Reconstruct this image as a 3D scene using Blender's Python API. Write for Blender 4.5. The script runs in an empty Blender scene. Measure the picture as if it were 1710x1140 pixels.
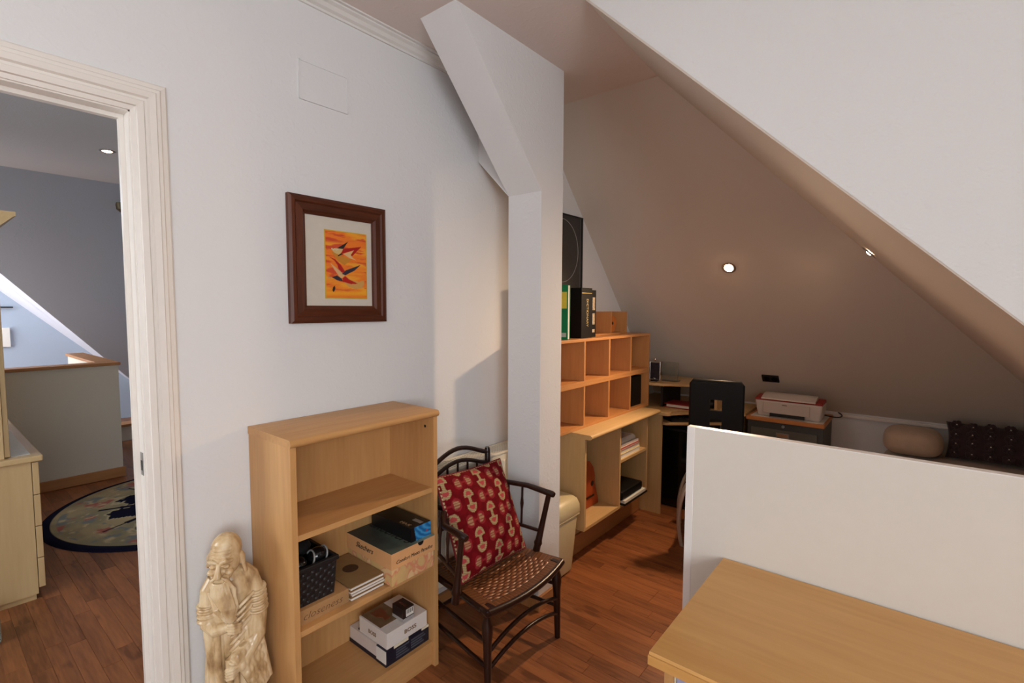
import bpy, bmesh, math, random
from math import sin, cos, pi, radians, sqrt, exp, atan2, hypot
from mathutils import Vector, Matrix, noise as mnoise

random.seed(7)
S = bpy.context.scene
COL = S.collection

# ------------------------------------------------------------------ camera
YAW, PIT, ROL, F = 0.684784, 0.0685259, 0.0038179, 834.664
fw = Vector((-sin(YAW)*cos(PIT), cos(YAW)*cos(PIT), -sin(PIT)))
rt = Vector((cos(YAW), sin(YAW), 0)); up = rt.cross(fw)
r2 = cos(ROL)*rt + sin(ROL)*up; u2 = -sin(ROL)*rt + cos(ROL)*up
cd = bpy.data.cameras.new('camera'); cam = bpy.data.objects.new('camera', cd); COL.objects.link(cam)
cd.sensor_fit = 'HORIZONTAL'; cd.sensor_width = 36.0; cd.lens = F/1710*36.0
cd.clip_start = 0.02; cd.clip_end = 200
cam.matrix_world = Matrix(((r2.x, u2.x, -fw.x, 0), (r2.y, u2.y, -fw.y, 0), (r2.z, u2.z, -fw.z, 1.5), (0, 0, 0, 1)))
S.camera = cam

# ------------------------------------------------------------------ world, exposure, daylight
w = bpy.data.worlds.new('sky'); S.world = w; w.use_nodes = True
bg = w.node_tree.nodes['Background']
bg.inputs[0].default_value = (0.92, 0.962, 1.0, 1); bg.inputs[1].default_value = 10.5
S.view_settings.view_transform = 'Standard'; S.view_settings.look = 'None'
S.view_settings.gamma = 1.0; S.view_settings.use_curve_mapping = False
S.view_settings.exposure = 0.0

def portal(loc, rot, sx, sy):
    l = bpy.data.lights.new('window_portal', 'AREA'); l.shape = 'RECTANGLE'; l.size = sx; l.size_y = sy
    l.energy = 1.0
    l.cycles.is_portal = True
    o = bpy.data.objects.new('window_portal', l); COL.objects.link(o); o.location = loc; o.rotation_euler = rot
    return o
# window in the dormer front (right), window of the stairs, unseen opening added to light the hall
WR = (-2.45, -0.15, 1.00, 2.40)     # y0,y1,z0,z1 on x=1.9
WH = (-7.9, -6.3, 0.5, 1.9)        # x0,x1,z0,z1 on y=-1.3 (stairs)
WG = (-3.1, -2.2, 1.0, 2.0)        # x0,x1,z0,z1 on y=-1.3 (unseen, added to brighten the hall)
portal((1.98, (WR[0]+WR[1])/2, (WR[2]+WR[3])/2), (0, radians(90), 0), WR[3]-WR[2], WR[1]-WR[0])
portal(((WG[0]+WG[1])/2, -1.38, (WG[2]+WG[3])/2), (radians(90), 0, 0), WG[1]-WG[0], WG[3]-WG[2])
portal(((WH[0]+WH[1])/2, -1.38, (WH[2]+WH[3])/2), (radians(90), 0, 0), WH[1]-WH[0], WH[3]-WH[2])

# ------------------------------------------------------------------ materials
def lin(c):
    c = c/255.0
    return c/12.92 if c <= 0.04045 else ((c+0.055)/1.055)**2.4
def C(r, g, b): return (lin(r), lin(g), lin(b), 1.0)
MATS = {}
def newmat(name):
    m = bpy.data.materials.new(name); m.use_nodes = True; MATS[name] = m
    nt = m.node_tree
    return m, nt, nt.nodes['Principled BSDF']
def N(nt, t, **kw):
    n = nt.nodes.new(t)
    for k, v in kw.items(): setattr(n, k, v)
    return n
def L(nt, a, b): nt.links.new(a, b)
def plain(name, col, rough=0.5, metal=0.0, var=0.06, scale=30, bump=0.0, bscale=200, spec=None, sheen=0):
    """flat paint / plastic / fabric: base colour with a faint noise variation"""
    m, nt, p = newmat(name)
    tc = N(nt, 'ShaderNodeTexCoord'); nz = N(nt, 'ShaderNodeTexNoise'); nz.inputs['Scale'].default_value = scale
    nz.inputs['Detail'].default_value = 4
    L(nt, tc.outputs['Object'], nz.inputs['Vector'])
    rp = N(nt, 'ShaderNodeValToRGB')
    a = tuple(x*(1-var) for x in col[:3])+(1,); b = tuple(min(1, x*(1+var)) for x in col[:3])+(1,)
    rp.color_ramp.elements[0].color = a; rp.color_ramp.elements[1].color = b
    rp.color_ramp.elements[0].position = 0.3; rp.color_ramp.elements[1].position = 0.7
    L(nt, nz.outputs['Fac'], rp.inputs['Fac']); L(nt, rp.outputs['Color'], p.inputs['Base Color'])
    p.inputs['Roughness'].default_value = rough; p.inputs['Metallic'].default_value = metal
    if spec is not None: p.inputs['Specular IOR Level'].default_value = spec
    if sheen: p.inputs['Sheen Weight'].default_value = sheen
    if bump:
        nb = N(nt, 'ShaderNodeTexNoise'); nb.inputs['Scale'].default_value = bscale; nb.inputs['Detail'].default_value = 3
        L(nt, tc.outputs['Object'], nb.inputs['Vector'])
        bp = N(nt, 'ShaderNodeBump'); bp.inputs['Strength'].default_value = bump; bp.inputs['Distance'].default_value = 0.004
        L(nt, nb.outputs['Fac'], bp.inputs['Height']); L(nt, bp.outputs['Normal'], p.inputs['Normal'])
    return m
def wood(name, c1, c2, axis='y', rough=0.42, scale=9.0, rnd=False, knots=0.0, spec=0.4):
    m, nt, p = newmat(name)
    tc = N(nt, 'ShaderNodeTexCoord'); mp = N(nt, 'ShaderNodeMapping')
    st = {'x': (0.09, 1, 1), 'y': (1, 0.09, 1), 'z': (1, 1, 0.09)}[axis]
    mp.inputs['Scale'].default_value = tuple(s*scale for s in st)
    src = tc.outputs['Object']
    if rnd:
        oi = N(nt, 'ShaderNodeObjectInfo'); ml = N(nt, 'ShaderNodeVectorMath', operation='MULTIPLY_ADD')
        cb = N(nt, 'ShaderNodeCombineXYZ')
        for i in range(3): L(nt, oi.outputs['Random'], cb.inputs[i])
        ml.inputs[1].default_value = (37, 91, 53); L(nt, cb.outputs[0], ml.inputs[0]); L(nt, src, ml.inputs[2]); src = ml.outputs[0]
    L(nt, src, mp.inputs['Vector'])
    n1 = N(nt, 'ShaderNodeTexNoise'); n1.inputs['Scale'].default_value = 1.0; n1.inputs['Detail'].default_value = 5
    n1.inputs['Distortion'].default_value = 0.6
    n2 = N(nt, 'ShaderNodeTexNoise'); n2.inputs['Scale'].default_value = 7.0; n2.inputs['Detail'].default_value = 6
    L(nt, mp.outputs[0], n1.inputs['Vector']); L(nt, mp.outputs[0], n2.inputs['Vector'])
    mx = N(nt, 'ShaderNodeMath', operation='MULTIPLY_ADD'); mx.inputs[1].default_value = 0.45
    L(nt, n2.outputs['Fac'], mx.inputs[0])
    m2 = N(nt, 'ShaderNodeMath', operation='MULTIPLY'); m2.inputs[1].default_value = 0.55; L(nt, n1.outputs['Fac'], m2.inputs[0])
    L(nt, m2.outputs[0], mx.inputs[2])
    fac = mx.outputs[0]
    if rnd:
        ad = N(nt, 'ShaderNodeMath', operation='MULTIPLY_ADD'); ad.inputs[1].default_value = 0.18; ad.inputs[2].default_value = -0.09
        L(nt, oi.outputs['Random'], ad.inputs[0]); a2 = N(nt, 'ShaderNodeMath', operation='ADD')
        L(nt, ad.outputs[0], a2.inputs[0]); L(nt, fac, a2.inputs[1]); fac = a2.outputs[0]
    if knots:
        vo = N(nt, 'ShaderNodeTexNoise'); vo.inputs['Scale'].default_value = 3.0; vo.inputs['Detail'].default_value = 2
        mk = N(nt, 'ShaderNodeMapping'); k = {'x': (1.6, 5, 5), 'y': (5, 1.6, 5), 'z': (5, 5, 1.6)}[axis]
        mk.inputs['Scale'].default_value = k; L(nt, src, mk.inputs['Vector']); L(nt, mk.outputs[0], vo.inputs['Vector'])
        mr = N(nt, 'ShaderNodeMapRange'); mr.inputs[1].default_value = 0.62; mr.inputs[2].default_value = 0.78
        mr.inputs[3].default_value = 0; mr.inputs[4].default_value = -knots
        L(nt, vo.outputs['Fac'], mr.inputs[0]); a3 = N(nt, 'ShaderNodeMath', operation='ADD')
        L(nt, mr.outputs[0], a3.inputs[0]); L(nt, fac, a3.inputs[1]); fac = a3.outputs[0]
    rp = N(nt, 'ShaderNodeValToRGB'); rp.color_ramp.elements[0].position = 0.32; rp.color_ramp.elements[1].position = 0.68
    rp.color_ramp.elements[0].color = c1; rp.color_ramp.elements[1].color = c2
    L(nt, fac, rp.inputs['Fac']); L(nt, rp.outputs['Color'], p.inputs['Base Color'])
    p.inputs['Roughness'].default_value = rough; p.inputs['Specular IOR Level'].default_value = spec
    return m
def plaster(name, col, bump=0.25, scale=110, rough=0.85):
    m, nt, p = newmat(name)
    tc = N(nt, 'ShaderNodeTexCoord')
    n0 = N(nt, 'ShaderNodeTexNoise'); n0.inputs['Scale'].default_value = 1.6; n0.inputs['Detail'].default_value = 3
    rp = N(nt, 'ShaderNodeValToRGB'); rp.color_ramp.elements[0].color = tuple(x*0.97 for x in col[:3])+(1,); rp.color_ramp.elements[1].color = col
    L(nt, tc.outputs['Object'], n0.inputs['Vector']); L(nt, n0.outputs['Fac'], rp.inputs['Fac']); L(nt, rp.outputs['Color'], p.inputs['Base Color'])
    n1 = N(nt, 'ShaderNodeTexNoise'); n1.inputs['Scale'].default_value = scale; n1.inputs['Detail'].default_value = 2
    n2 = N(nt, 'ShaderNodeTexNoise'); n2.inputs['Scale'].default_value = scale*0.35; n2.inputs['Detail'].default_value = 1
    L(nt, tc.outputs['Object'], n1.inputs['Vector']); L(nt, tc.outputs['Object'], n2.inputs['Vector'])
    r2_ = N(nt, 'ShaderNodeMapRange'); r2_.inputs[1].default_value = 0.58; r2_.inputs[2].default_value = 0.72
    L(nt, n2.outputs['Fac'], r2_.inputs[0])
    ad = N(nt, 'ShaderNodeMath', operation='MULTIPLY_ADD'); ad.inputs[1].default_value = 0.8
    L(nt, r2_.outputs[0], ad.inputs[0]); L(nt, n1.outputs['Fac'], ad.inputs[2])
    bp = N(nt, 'ShaderNodeBump'); bp.inputs['Strength'].default_value = bump; bp.inputs['Distance'].default_value = 0.003
    L(nt, ad.outputs[0], bp.inputs['Height']); L(nt, bp.outputs['Normal'], p.inputs['Normal'])
    p.inputs['Roughness'].default_value = rough; p.inputs['Specular IOR Level'].default_value = 0.2
    return m
def glow(name, col, s):
    m, nt, p = newmat(name)
    p.inputs['Base Color'].default_value = col; p.inputs['Emission Color'].default_value = col; p.inputs['Emission Strength'].default_value = s
    return m
def painted(name, rough=0.6, spec=0.3, bump=0.0, bscale=300):
    m, nt, p = newmat(name)
    at = N(nt, 'ShaderNodeVertexColor'); at.layer_name = 'print'
    L(nt, at.outputs['Color'], p.inputs['Base Color']); p.inputs['Roughness'].default_value = rough
    p.inputs['Specular IOR Level'].default_value = spec
    if bump:
        tc = N(nt, 'ShaderNodeTexCoord'); nb = N(nt, 'ShaderNodeTexNoise'); nb.inputs['Scale'].default_value = bscale
        L(nt, tc.outputs['Object'], nb.inputs['Vector']); bp = N(nt, 'ShaderNodeBump'); bp.inputs['Strength'].default_value = bump
        bp.inputs['Distance'].default_value = 0.003
        L(nt, nb.outputs['Fac'], bp.inputs['Height']); L(nt, bp.outputs['Normal'], p.inputs['Normal'])
    return m

WALL = plaster('white_plaster', C(227, 227, 227))
CHEEK = plaster('coarse_white_plaster', C(227, 226, 224), bump=0.28, scale=150)
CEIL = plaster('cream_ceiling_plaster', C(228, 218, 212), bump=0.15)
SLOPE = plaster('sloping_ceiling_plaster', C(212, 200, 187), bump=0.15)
HALLW = plaster('hall_plaster_shaded', C(186, 196, 208), bump=0.15)  # blue-grey of the hall's shade put into the wall colour
HALLC = plaster('hall_ceiling_plaster', C(204, 204, 204), bump=0.2)
STAIRW = plaster('stair_wall_plaster', C(214, 206, 190), bump=0.15)
BLUEW = plaster('stair_plaster_blue_lit', C(178, 190, 206), bump=0.1)  # bluish window light put into the stair wall's colour
WHITE = plain('white_gloss_paint', C(232, 226, 218), 0.35, var=0.01)
WHITE2 = plain('white_laminate', C(222, 216, 206), 0.38, var=0.01)
WHITE3 = plain('white_laminate_lit_edge', C(234, 230, 226), 0.35, var=0.01)  # lighter tone stands in for light the divider's edge catches
BY = wood('beech_laminate_along', C(188, 139, 85), C(206, 159, 104), 'y')
BZ = wood('beech_laminate_upright', C(188, 139, 85), C(206, 159, 104), 'z')
BX = wood('beech_laminate_across', C(188, 139, 85), C(206, 159, 104), 'x')
DX = wood('desk_beech', C(204, 150, 84), C(218, 168, 102), 'x', rough=0.33)
OY = wood('alder_laminate_along', C(190, 130, 76), C(206, 148, 92), 'y')
OZ = wood('alder_laminate_upright', C(190, 130, 76), C(206, 148, 92), 'z')
MZ = wood('maple_laminate_upright', C(196, 160, 108), C(210, 176, 126), 'z')
MY = wood('maple_laminate_along', C(196, 160, 108), C(210, 176, 126), 'y')
MXX = wood('maple_laminate_across', C(196, 160, 108), C(210, 176, 126), 'x')
HZ = wood('pale_birch_upright', C(196, 164, 116), C(208, 178, 130), 'z')
HX = wood('pale_birch_across', C(196, 164, 116), C(208, 178, 130), 'x')
PLANK = wood('laminate_plank', C(110, 64, 37), C(166, 104, 62), 'x', rough=0.36, scale=14, rnd=True, knots=0.35)
SKIRT = wood('oak_skirting', C(160, 108, 64), C(184, 130, 82), 'y', rough=0.45)
DARKW = wood('dark_stained_wood', C(28, 13, 8), C(46, 22, 14), 'z', rough=0.3, scale=20, spec=0.5)
FRAMEW = wood('mahogany_frame', C(66, 31, 17), C(98, 49, 27), 'z', rough=0.4, scale=16, spec=0.3)
FRAMEY = wood('mahogany_frame_along', C(66, 31, 17), C(98, 49, 27), 'y', rough=0.4, scale=16, spec=0.3)
RADM = plain('radiator_enamel', C(226, 218, 200), 0.35, var=0.01)
BLACK = plain('black_plastic', C(22, 22, 24), 0.45, var=0.1)
BLACKL = plain('black_leatherette', C(14, 13, 13), 0.5, var=0.15, bump=0.1, spec=.2)
BLACKG = plain('black_gloss', C(16, 16, 18), 0.12, var=0.05)
GREYM = plain('dark_grey_steel', C(72, 74, 72), 0.45, metal=0.2, var=0.03)
GREYM2 = plain('grey_steel_drawer', C(96, 96, 90), 0.5, metal=0.1, var=0.03)
CHROME = plain('chrome', C(225, 225, 225), 0.25, metal=1.0, var=0.02)
STEEL = plain('brushed_steel', C(170, 170, 170), 0.35, metal=1.0, var=0.05)
PRINTW = plain('printer_white', C(214, 204, 196), 0.4, var=0.01)
RED = plain('red_plastic', C(150, 30, 26), 0.4)
CREAM = plain('cream_plastic', C(206, 192, 152), 0.4, var=0.02)
PAPER = plain('white_paper', C(228, 226, 220), 0.7, var=0.02)
KRAFT = plain('kraft_cardboard', C(168, 128, 84), 0.8, var=0.05, scale=60)
GOLD = plain('gilt_lettering', C(206, 186, 130), 0.4, metal=0.4)
INK = plain('black_ink', C(28, 24, 22), 0.6)
SATIN = plain('satin_aluminium', C(196, 190, 178), 0.35, metal=0.35, var=0.03)
LINEN = plain('ecru_linen', C(196, 172, 148), 0.9, var=0.05, bump=0.3, bscale=250, sheen=0.2)
PLUM = plain('dark_plum_fabric', C(52, 32, 34), 0.85, var=0.2, bump=0.4, bscale=90, sheen=0.2)
GEM = plain('silver_gem', C(240, 235, 230), 0.08, metal=0.9)
PRINT = painted('printed_surface', 0.55)
PRINTG = painted('printed_gloss', 0.3, 0.45)
FABRIC = painted('woven_print_fabric', 0.92, 0.1, bump=0.25, bscale=420)
CANE = painted('woven_cane', 0.34, 0.5)
RUGM = painted('wool_rug', 0.95, 0.05, bump=0.5, bscale=260)

# ------------------------------------------------------------------ helpers
class MB:
    def __init__(s): s.bm = bmesh.new()
    def box(s, x0, x1, y0, y1, z0, z1, bev=0.0, seg=2):
        vs = [s.bm.verts.new(p) for p in ((x0,y0,z0),(x1,y0,z0),(x1,y1,z0),(x0,y1,z0),(x0,y0,z1),(x1,y0,z1),(x1,y1,z1),(x0,y1,z1))]
        fs = [s.bm.faces.new([vs[i] for i in f]) for f in ((0,3,2,1),(4,5,6,7),(0,1,5,4),(1,2,6,5),(2,3,7,6),(3,0,4,7))]
        if bev:
            es = list({e for f in fs for e in f.edges})
            bmesh.ops.bevel(s.bm, geom=es, offset=bev, segments=seg, affect='EDGES', profile=0.5)
        return s
    def hexa(s, pts, bev=0.0, seg=2):
        vs = [s.bm.verts.new(p) for p in pts]
        fs = [s.bm.faces.new([vs[i] for i in f]) for f in ((0,3,2,1),(4,5,6,7),(0,1,5,4),(1,2,6,5),(2,3,7,6),(3,0,4,7))]
        if bev:
            es = list({e for f in fs for e in f.edges})
            bmesh.ops.bevel(s.bm, geom=es, offset=bev, segments=seg, affect='EDGES', profile=0.5)
        return s
    def prism(s, pts, axis, a, b, bev=0.0):
        """2-D outline extruded along axis from a to b. axis x: (y,z); y: (x,z); z: (x,y)"""
        def P(p, t): return {'x': (t, p[0], p[1]), 'y': (p[0], t, p[1]), 'z': (p[0], p[1], t)}[axis]
        A = [s.bm.verts.new(P(p, a)) for p in pts]; B = [s.bm.verts.new(P(p, b)) for p in pts]
        n = len(pts); fs = [s.bm.faces.new(A), s.bm.faces.new(B[::-1])]
        for i in range(n): fs.append(s.bm.faces.new((A[i], B[i], B[(i+1) % n], A[(i+1) % n])))
        if bev:
            es = list(fs[0].edges)+list(fs[1].edges)
            bmesh.ops.bevel(s.bm, geom=es, offset=bev, segments=2, affect='EDGES', profile=0.5)
        return s
    def slab(s, pts, off):
        A = [s.bm.verts.new(p) for p in pts]; B = [s.bm.verts.new(Vector(p)+Vector(off)) for p in pts]
        n = len(pts); s.bm.faces.new(A); s.bm.faces.new(B[::-1])
        for i in range(n): s.bm.faces.new((A[i], B[i], B[(i+1) % n], A[(i+1) % n]))
        return s
    def tube(s, pts, rad, n=10, cap=True, flat=1.0):
        pts = [Vector(p) for p in pts]; m = len(pts)
        if not hasattr(rad, '__len__'): rad = [rad]*m
        rings = []; prev = None
        for i, p in enumerate(pts):
            t = (pts[min(i+1, m-1)]-pts[max(i-1, 0)]).normalized()
            if prev is None:
                a = Vector((0, 0, 1)) if abs(t.z) < 0.9 else Vector((1, 0, 0))
                u = t.cross(a).normalized()
            else:
                u = (prev - t*prev.dot(t)).normalized()
            v = t.cross(u); prev = u
            rings.append([s.bm.verts.new(p+rad[i]*(cos(2*pi*k/n)*u+flat*sin(2*pi*k/n)*v)) for k in range(n)])
        for i in range(m-1):
            for k in range(n): s.bm.faces.new((rings[i][k], rings[i][(k+1) % n], rings[i+1][(k+1) % n], rings[i+1][k]))
        if cap: s.bm.faces.new(rings[0][::-1]); s.bm.faces.new(rings[-1])
        return s
    def ell(s, c, r, nu=16, nv=10, rot=None):
        c = Vector(c); R = rot or Matrix.Identity(3)
        top = s.bm.verts.new(c+R@Vector((0, 0, r[2]))); bot = s.bm.verts.new(c+R@Vector((0, 0, -r[2]))); rows = []
        for j in range(1, nv):
            a = pi*j/nv
            rows.append([s.bm.verts.new(c+R@Vector((r[0]*sin(a)*cos(2*pi*k/nu), r[1]*sin(a)*sin(2*pi*k/nu), r[2]*cos(a)))) for k in range(nu)])
        for k in range(nu):
            s.bm.faces.new((top, rows[0][k], rows[0][(k+1) % nu])); s.bm.faces.new((bot, rows[-1][(k+1) % nu], rows[-1][k]))
            for j in range(nv-2): s.bm.faces.new((rows[j][k], rows[j+1][k], rows[j+1][(k+1) % nu], rows[j][(k+1) % nu]))
        return s
    def disc(s, c, nrm, r, h, n=20, r1=None):
        nrm = Vector(nrm).normalized(); return s.tube([Vector(c), Vector(c)+nrm*h], [r, r if r1 is None else r1], n)
    def grid(s, f, nu, nv, closeu=False):
        V = [[s.bm.verts.new(f(i/nu, j/nv)) for j in range(nv+1)] for i in range(nu if closeu else nu+1)]
        k = len(V)
        for i in range(nu):
            for j in range(nv): s.bm.faces.new((V[i][j], V[(i+1) % k][j], V[(i+1) % k][j+1], V[i][j+1]))
        return V

WM = {}
def props(o, label=None, cat=None, group=None, kind=None):
    if label: o['label'] = label
    if cat: o['category'] = cat
    if group: o['group'] = group
    if kind: o['kind'] = kind
    return o
def thing(name, label, cat, loc=(0, 0, 0), rz=0.0, group=None, kind=None):
    o = bpy.data.objects.new(name, None); COL.objects.link(o); o.empty_display_size = 0.05
    o.location = loc; o.rotation_euler = (0, 0, rz)
    WM[o.name] = Matrix.Translation(loc) @ Matrix.Rotation(rz, 4, 'Z')
    return props(o, label, cat, group, kind)
def mk(name, mb, mat, parent=None, local=False, smooth=False, label=None, cat=None, group=None, kind=None, origin=None):
    bm = mb.bm if isinstance(mb, MB) else mb
    if isinstance(mb, MB): bmesh.ops.recalc_face_normals(bm, faces=bm.faces[:])
    me = bpy.data.meshes.new(name)
    if parent is not None and not local: bm.transform(WM[parent.name].inverted())
    off = None
    if parent is None and origin is None and bm.verts:
        xs = [v.co.x for v in bm.verts]; ys = [v.co.y for v in bm.verts]; zs = [v.co.z for v in bm.verts]
        off = Vector(((min(xs)+max(xs))/2, (min(ys)+max(ys))/2, min(zs)))
        bm.transform(Matrix.Translation(-off))
    bm.to_mesh(me); bm.free()
    me.materials.append(mat)
    if smooth:
        me.polygons.foreach_set('use_smooth', [True]*len(me.polygons))
        if smooth != True:
            try: me.set_sharp_from_angle(angle=radians(smooth))
            except Exception: pass
    o = bpy.data.objects.new(name, me); COL.objects.link(o)
    if off is not None: o.location = off
    if parent is not None: o.parent = parent; WM[o.name] = WM[parent.name]
    else: WM[o.name] = Matrix.Translation(off) if off is not None else Matrix.Identity(4)
    return props(o, label, cat, group, kind)
def bx(name, x0, x1, y0, y1, z0, z1, mat, parent=None, bev=0.0, **k):
    return mk(name, MB().box(x0, x1, y0, y1, z0, z1, bev), mat, parent, **k)
def struct(name, mb, mat, **k): return mk(name, mb, mat, kind='structure', **k)
def paint(me_obj, f):
    """colour attribute from f(vertex index, co) given in sRGB 0-255"""
    me = me_obj.data; a = me.color_attributes.new('print', 'FLOAT_COLOR', 'POINT')
    buf = []
    for i, v in enumerate(me.vertices):
        c = f(i, v.co); buf += [lin(c[0]), lin(c[1]), lin(c[2]), 1.0]
    a.data.foreach_set('color', buf)
def panel(name, o, ex, ey, wd, ht, nu, nv, f, mat, parent, thick=0.0, **k):
    """flat printed sheet: origin o, axes ex,ey (world), f(u,v)->sRGB"""
    o = Vector(o); ex = Vector(ex).normalized(); ey = Vector(ey).normalized()
    mb = MB(); mb.grid(lambda u, v: o+ex*wd*u+ey*ht*v, nu, nv)
    ob = mk(name, mb, mat, parent, **k)
    uv = [(i/nu, j/nv) for i in range(nu+1) for j in range(nv+1)]
    paint(ob, lambda i, co: f(*uv[i]))
    return ob
def text(name, body, size, mat, parent, o, ex, ey, shear=0.0, extrude=0.0004, align='LEFT', spacing=1.0, local=False, width=None, bold=0.0):
    cu = bpy.data.curves.new('t', 'FONT'); cu.body = body; cu.size = size; cu.shear = shear; cu.extrude = extrude
    cu.align_x = align; cu.space_character = spacing; cu.resolution_u = 3; cu.offset = bold
    tmp = bpy.data.objects.new('t', cu); COL.objects.link(tmp)
    dg = bpy.context.evaluated_depsgraph_get(); me = bpy.data.meshes.new_from_object(tmp.evaluated_get(dg))
    bm = bmesh.new(); bm.from_mesh(me); bpy.data.meshes.remove(me); bpy.data.objects.remove(tmp); bpy.data.curves.remove(cu)
    ex = Vector(ex).normalized(); ey = Vector(ey).normalized(); ez = ex.cross(ey)
    if width and bm.verts:
        xs = [v.co.x for v in bm.verts]; s_ = width/(max(xs)-min(xs)); bm.transform(Matrix.Diagonal((s_, 1, 1, 1)))
    o = Vector(o)
    bm.transform(Matrix(((ex.x, ey.x, ez.x, o.x), (ex.y, ey.y, ez.y, o.y), (ex.z, ey.z, ez.z, o.z), (0, 0, 0, 1))))
    return mk(name, bm, mat, parent, local=local)
def dup(o, parent=None, loc=None, rot=None):
    c = o.copy(); COL.objects.link(c)
    if parent is not None: c.parent = parent
    if loc is not None: c.location = loc
    if rot is not None: c.rotation_euler = rot
    for ch in list(o.children): dup(ch, c)
    return c
def sm(a, b, x):
    t = max(0, min(1, (x-a)/(b-a))); return t*t*(3-2*t)
def mix(a, b, t): return tuple(a[i]*(1-t)+b[i]*t for i in range(3))
def fbm(x, y, z=0, o=4):
    return mnoise.fractal(Vector((x, y, z)), 1.0, 2.0, o)
def inpoly(p, poly):
    x, y = p; c = False; n = len(poly)
    for i in range(n):
        x1, y1 = poly[i]; x2, y2 = poly[i-1]
        if (y1 > y) != (y2 > y) and x < (x2-x1)*(y-y1)/(y2-y1)+x1: c = not c
    return c
def bez(p0, p1, p2, p3, n=12):
    p0, p1, p2, p3 = map(Vector, (p0, p1, p2, p3)); r = []
    for i in range(n+1):
        t = i/n; r.append((1-t)**3*p0+3*(1-t)**2*t*p1+3*(1-t)*t*t*p2+t**3*p3)
    return r

# ------------------------------------------------------------------ setting: shell
XW = -1.80; HC = 2.65
fl = struct('floor', MB().box(-8.3, 2.1, -2.8, 4.4, -0.12, -0.003), wood('laminate_floor', C(110, 64, 37), C(166, 104, 62), 'x', rough=0.36, scale=14, knots=0.3))
# laminate strips where they can be told apart
PW = 0.065; strips = {}
def strip_mesh(ln):
    k = round(ln, 3)
    if k not in strips:
        b = MB(); b.box(0.0004, ln-0.0004, 0.0004, PW-0.0004, -0.0028, 0.0, 0.0006, 1)
        bmesh.ops.recalc_face_normals(b.bm, faces=b.bm.faces[:])
        me = bpy.data.meshes.new('plank'); b.bm.to_mesh(me); b.bm.free(); me.materials.append(PLANK); strips[k] = me
    return strips[k]
def lay(x0, x1, y0, y1):
    r = 0; y = y0
    while y < y1-1e-6:
        x = x0 - random.choice((0.0, 0.12, 0.24, 0.36, 0.43))
        while x < x1:
            ln = random.choice((0.48, 0.55, 0.55, 0.62)); a = max(x, x0); e = min(x+ln, x1)
            if e-a > 0.03:
                o = bpy.data.objects.new('plank', strip_mesh(e-a)); COL.objects.link(o); o.parent = fl
                o.matrix_parent_inverse = WM[fl.name].inverted(); o.location = (a, y, 0)
            x += ln
        y += PW; r += 1
lay(-1.56, -0.36, 1.18, 3.585)
lay(-5.36, -1.92, 0.20, 1.175)

# left wall with door opening
DY0, DY1, DZ = -0.37, 0.452, 2.065
b = MB().box(-1.9, XW, -2.7, DY0, 0, HC).box(-1.9, XW, DY1, 4.3, 0, HC).box(-1.9, XW, DY0, DY1, DZ, HC)
struct('wall_left', b, WALL)
struct('ceiling', MB().box(-1.9, 2.0, -2.7, 1.70, HC, HC+0.1).box(-1.9, -0.98, 1.70, 2.52, HC, HC+0.1), CEIL)
A = (-1.03, 1.68, 2.65); B = (-1.07, 2.45, 2.65); Cc = (0.774, 4.195, 0.765); E_ = (1.559, 4.195, 0.0); D = (1.688, 1.68, 0.0)
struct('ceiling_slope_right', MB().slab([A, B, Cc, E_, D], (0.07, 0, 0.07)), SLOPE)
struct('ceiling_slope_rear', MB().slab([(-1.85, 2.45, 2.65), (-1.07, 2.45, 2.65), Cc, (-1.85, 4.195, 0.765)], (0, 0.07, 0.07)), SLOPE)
struct('wall_knee', MB().box(-1.9, 1.7, 4.195, 4.30, 0, 0.765), WALL)
struct('trim_1', MB().box(-0.40, 1.2, 4.17, 4.195, 0.735, 0.757, 0.004), WHITE)
struct('wall_dormer', MB().prism([(-1.030, 2.66), (1.95, 2.66), (1.95, 0), (1.6885, 0)], 'y', 1.6785, 1.74), CHEEK)
b = MB().box(1.9, 2.0, -2.7, WR[0], 0, HC).box(1.9, 2.0, WR[1], 1.76, 0, HC).box(1.9, 2.0, WR[0], WR[1], 0, WR[2]).box(1.9, 2.0, WR[0], WR[1], WR[3], HC)
struct('wall_right', b, WALL)
b = MB().box(-1.9, 2.0, -2.7, -2.6, 0, HC)
struct('wall_back', b, WALL)
def wframe(name, mb): struct(name, mb, WHITE)
b = MB()
for y0, y1, z0, z1 in ((WR[0], WR[1], WR[2], WR[2]+.06), (WR[0], WR[1], WR[3]-.06, WR[3]), (WR[0], WR[0]+.06, WR[2]+.06, WR[3]-.06), (WR[1]-.06, WR[1], WR[2]+.06, WR[3]-.06), (-1.33, -1.27, WR[2]+.06, WR[3]-.06)):
    b.box(1.92, 1.97, y0, y1, z0, z1)
wframe('window_1', b)

# boxed post with diagonal brace, and the gusset between post and wall
b = MB(); lv = [(1.935, 0), (1.935, 2.045), (1.36, HC+.02), (2.115, HC+.02), (2.115, 0)]
Lf = [b.bm.verts.new((-1.605, y if y < 2.1 else 1.99, z)) for y, z in lv]; Rf = [b.bm.verts.new((-1.405, y, z)) for y, z in lv]
b.bm.faces.new(Lf); b.bm.faces.new(Rf[::-1])
for i in range(5): b.bm.faces.new((Lf[i], Rf[i], Rf[(i+1) % 5], Lf[(i+1) % 5]))
struct('wall_post', b, WALL)
struct('trim_2', MB().prism([(-1.80, 2.245), (-1.60, 2.045), (-1.60, HC+.01), (-1.80, HC+.01)], 'y', 1.925, 1.985), WALL)
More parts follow.
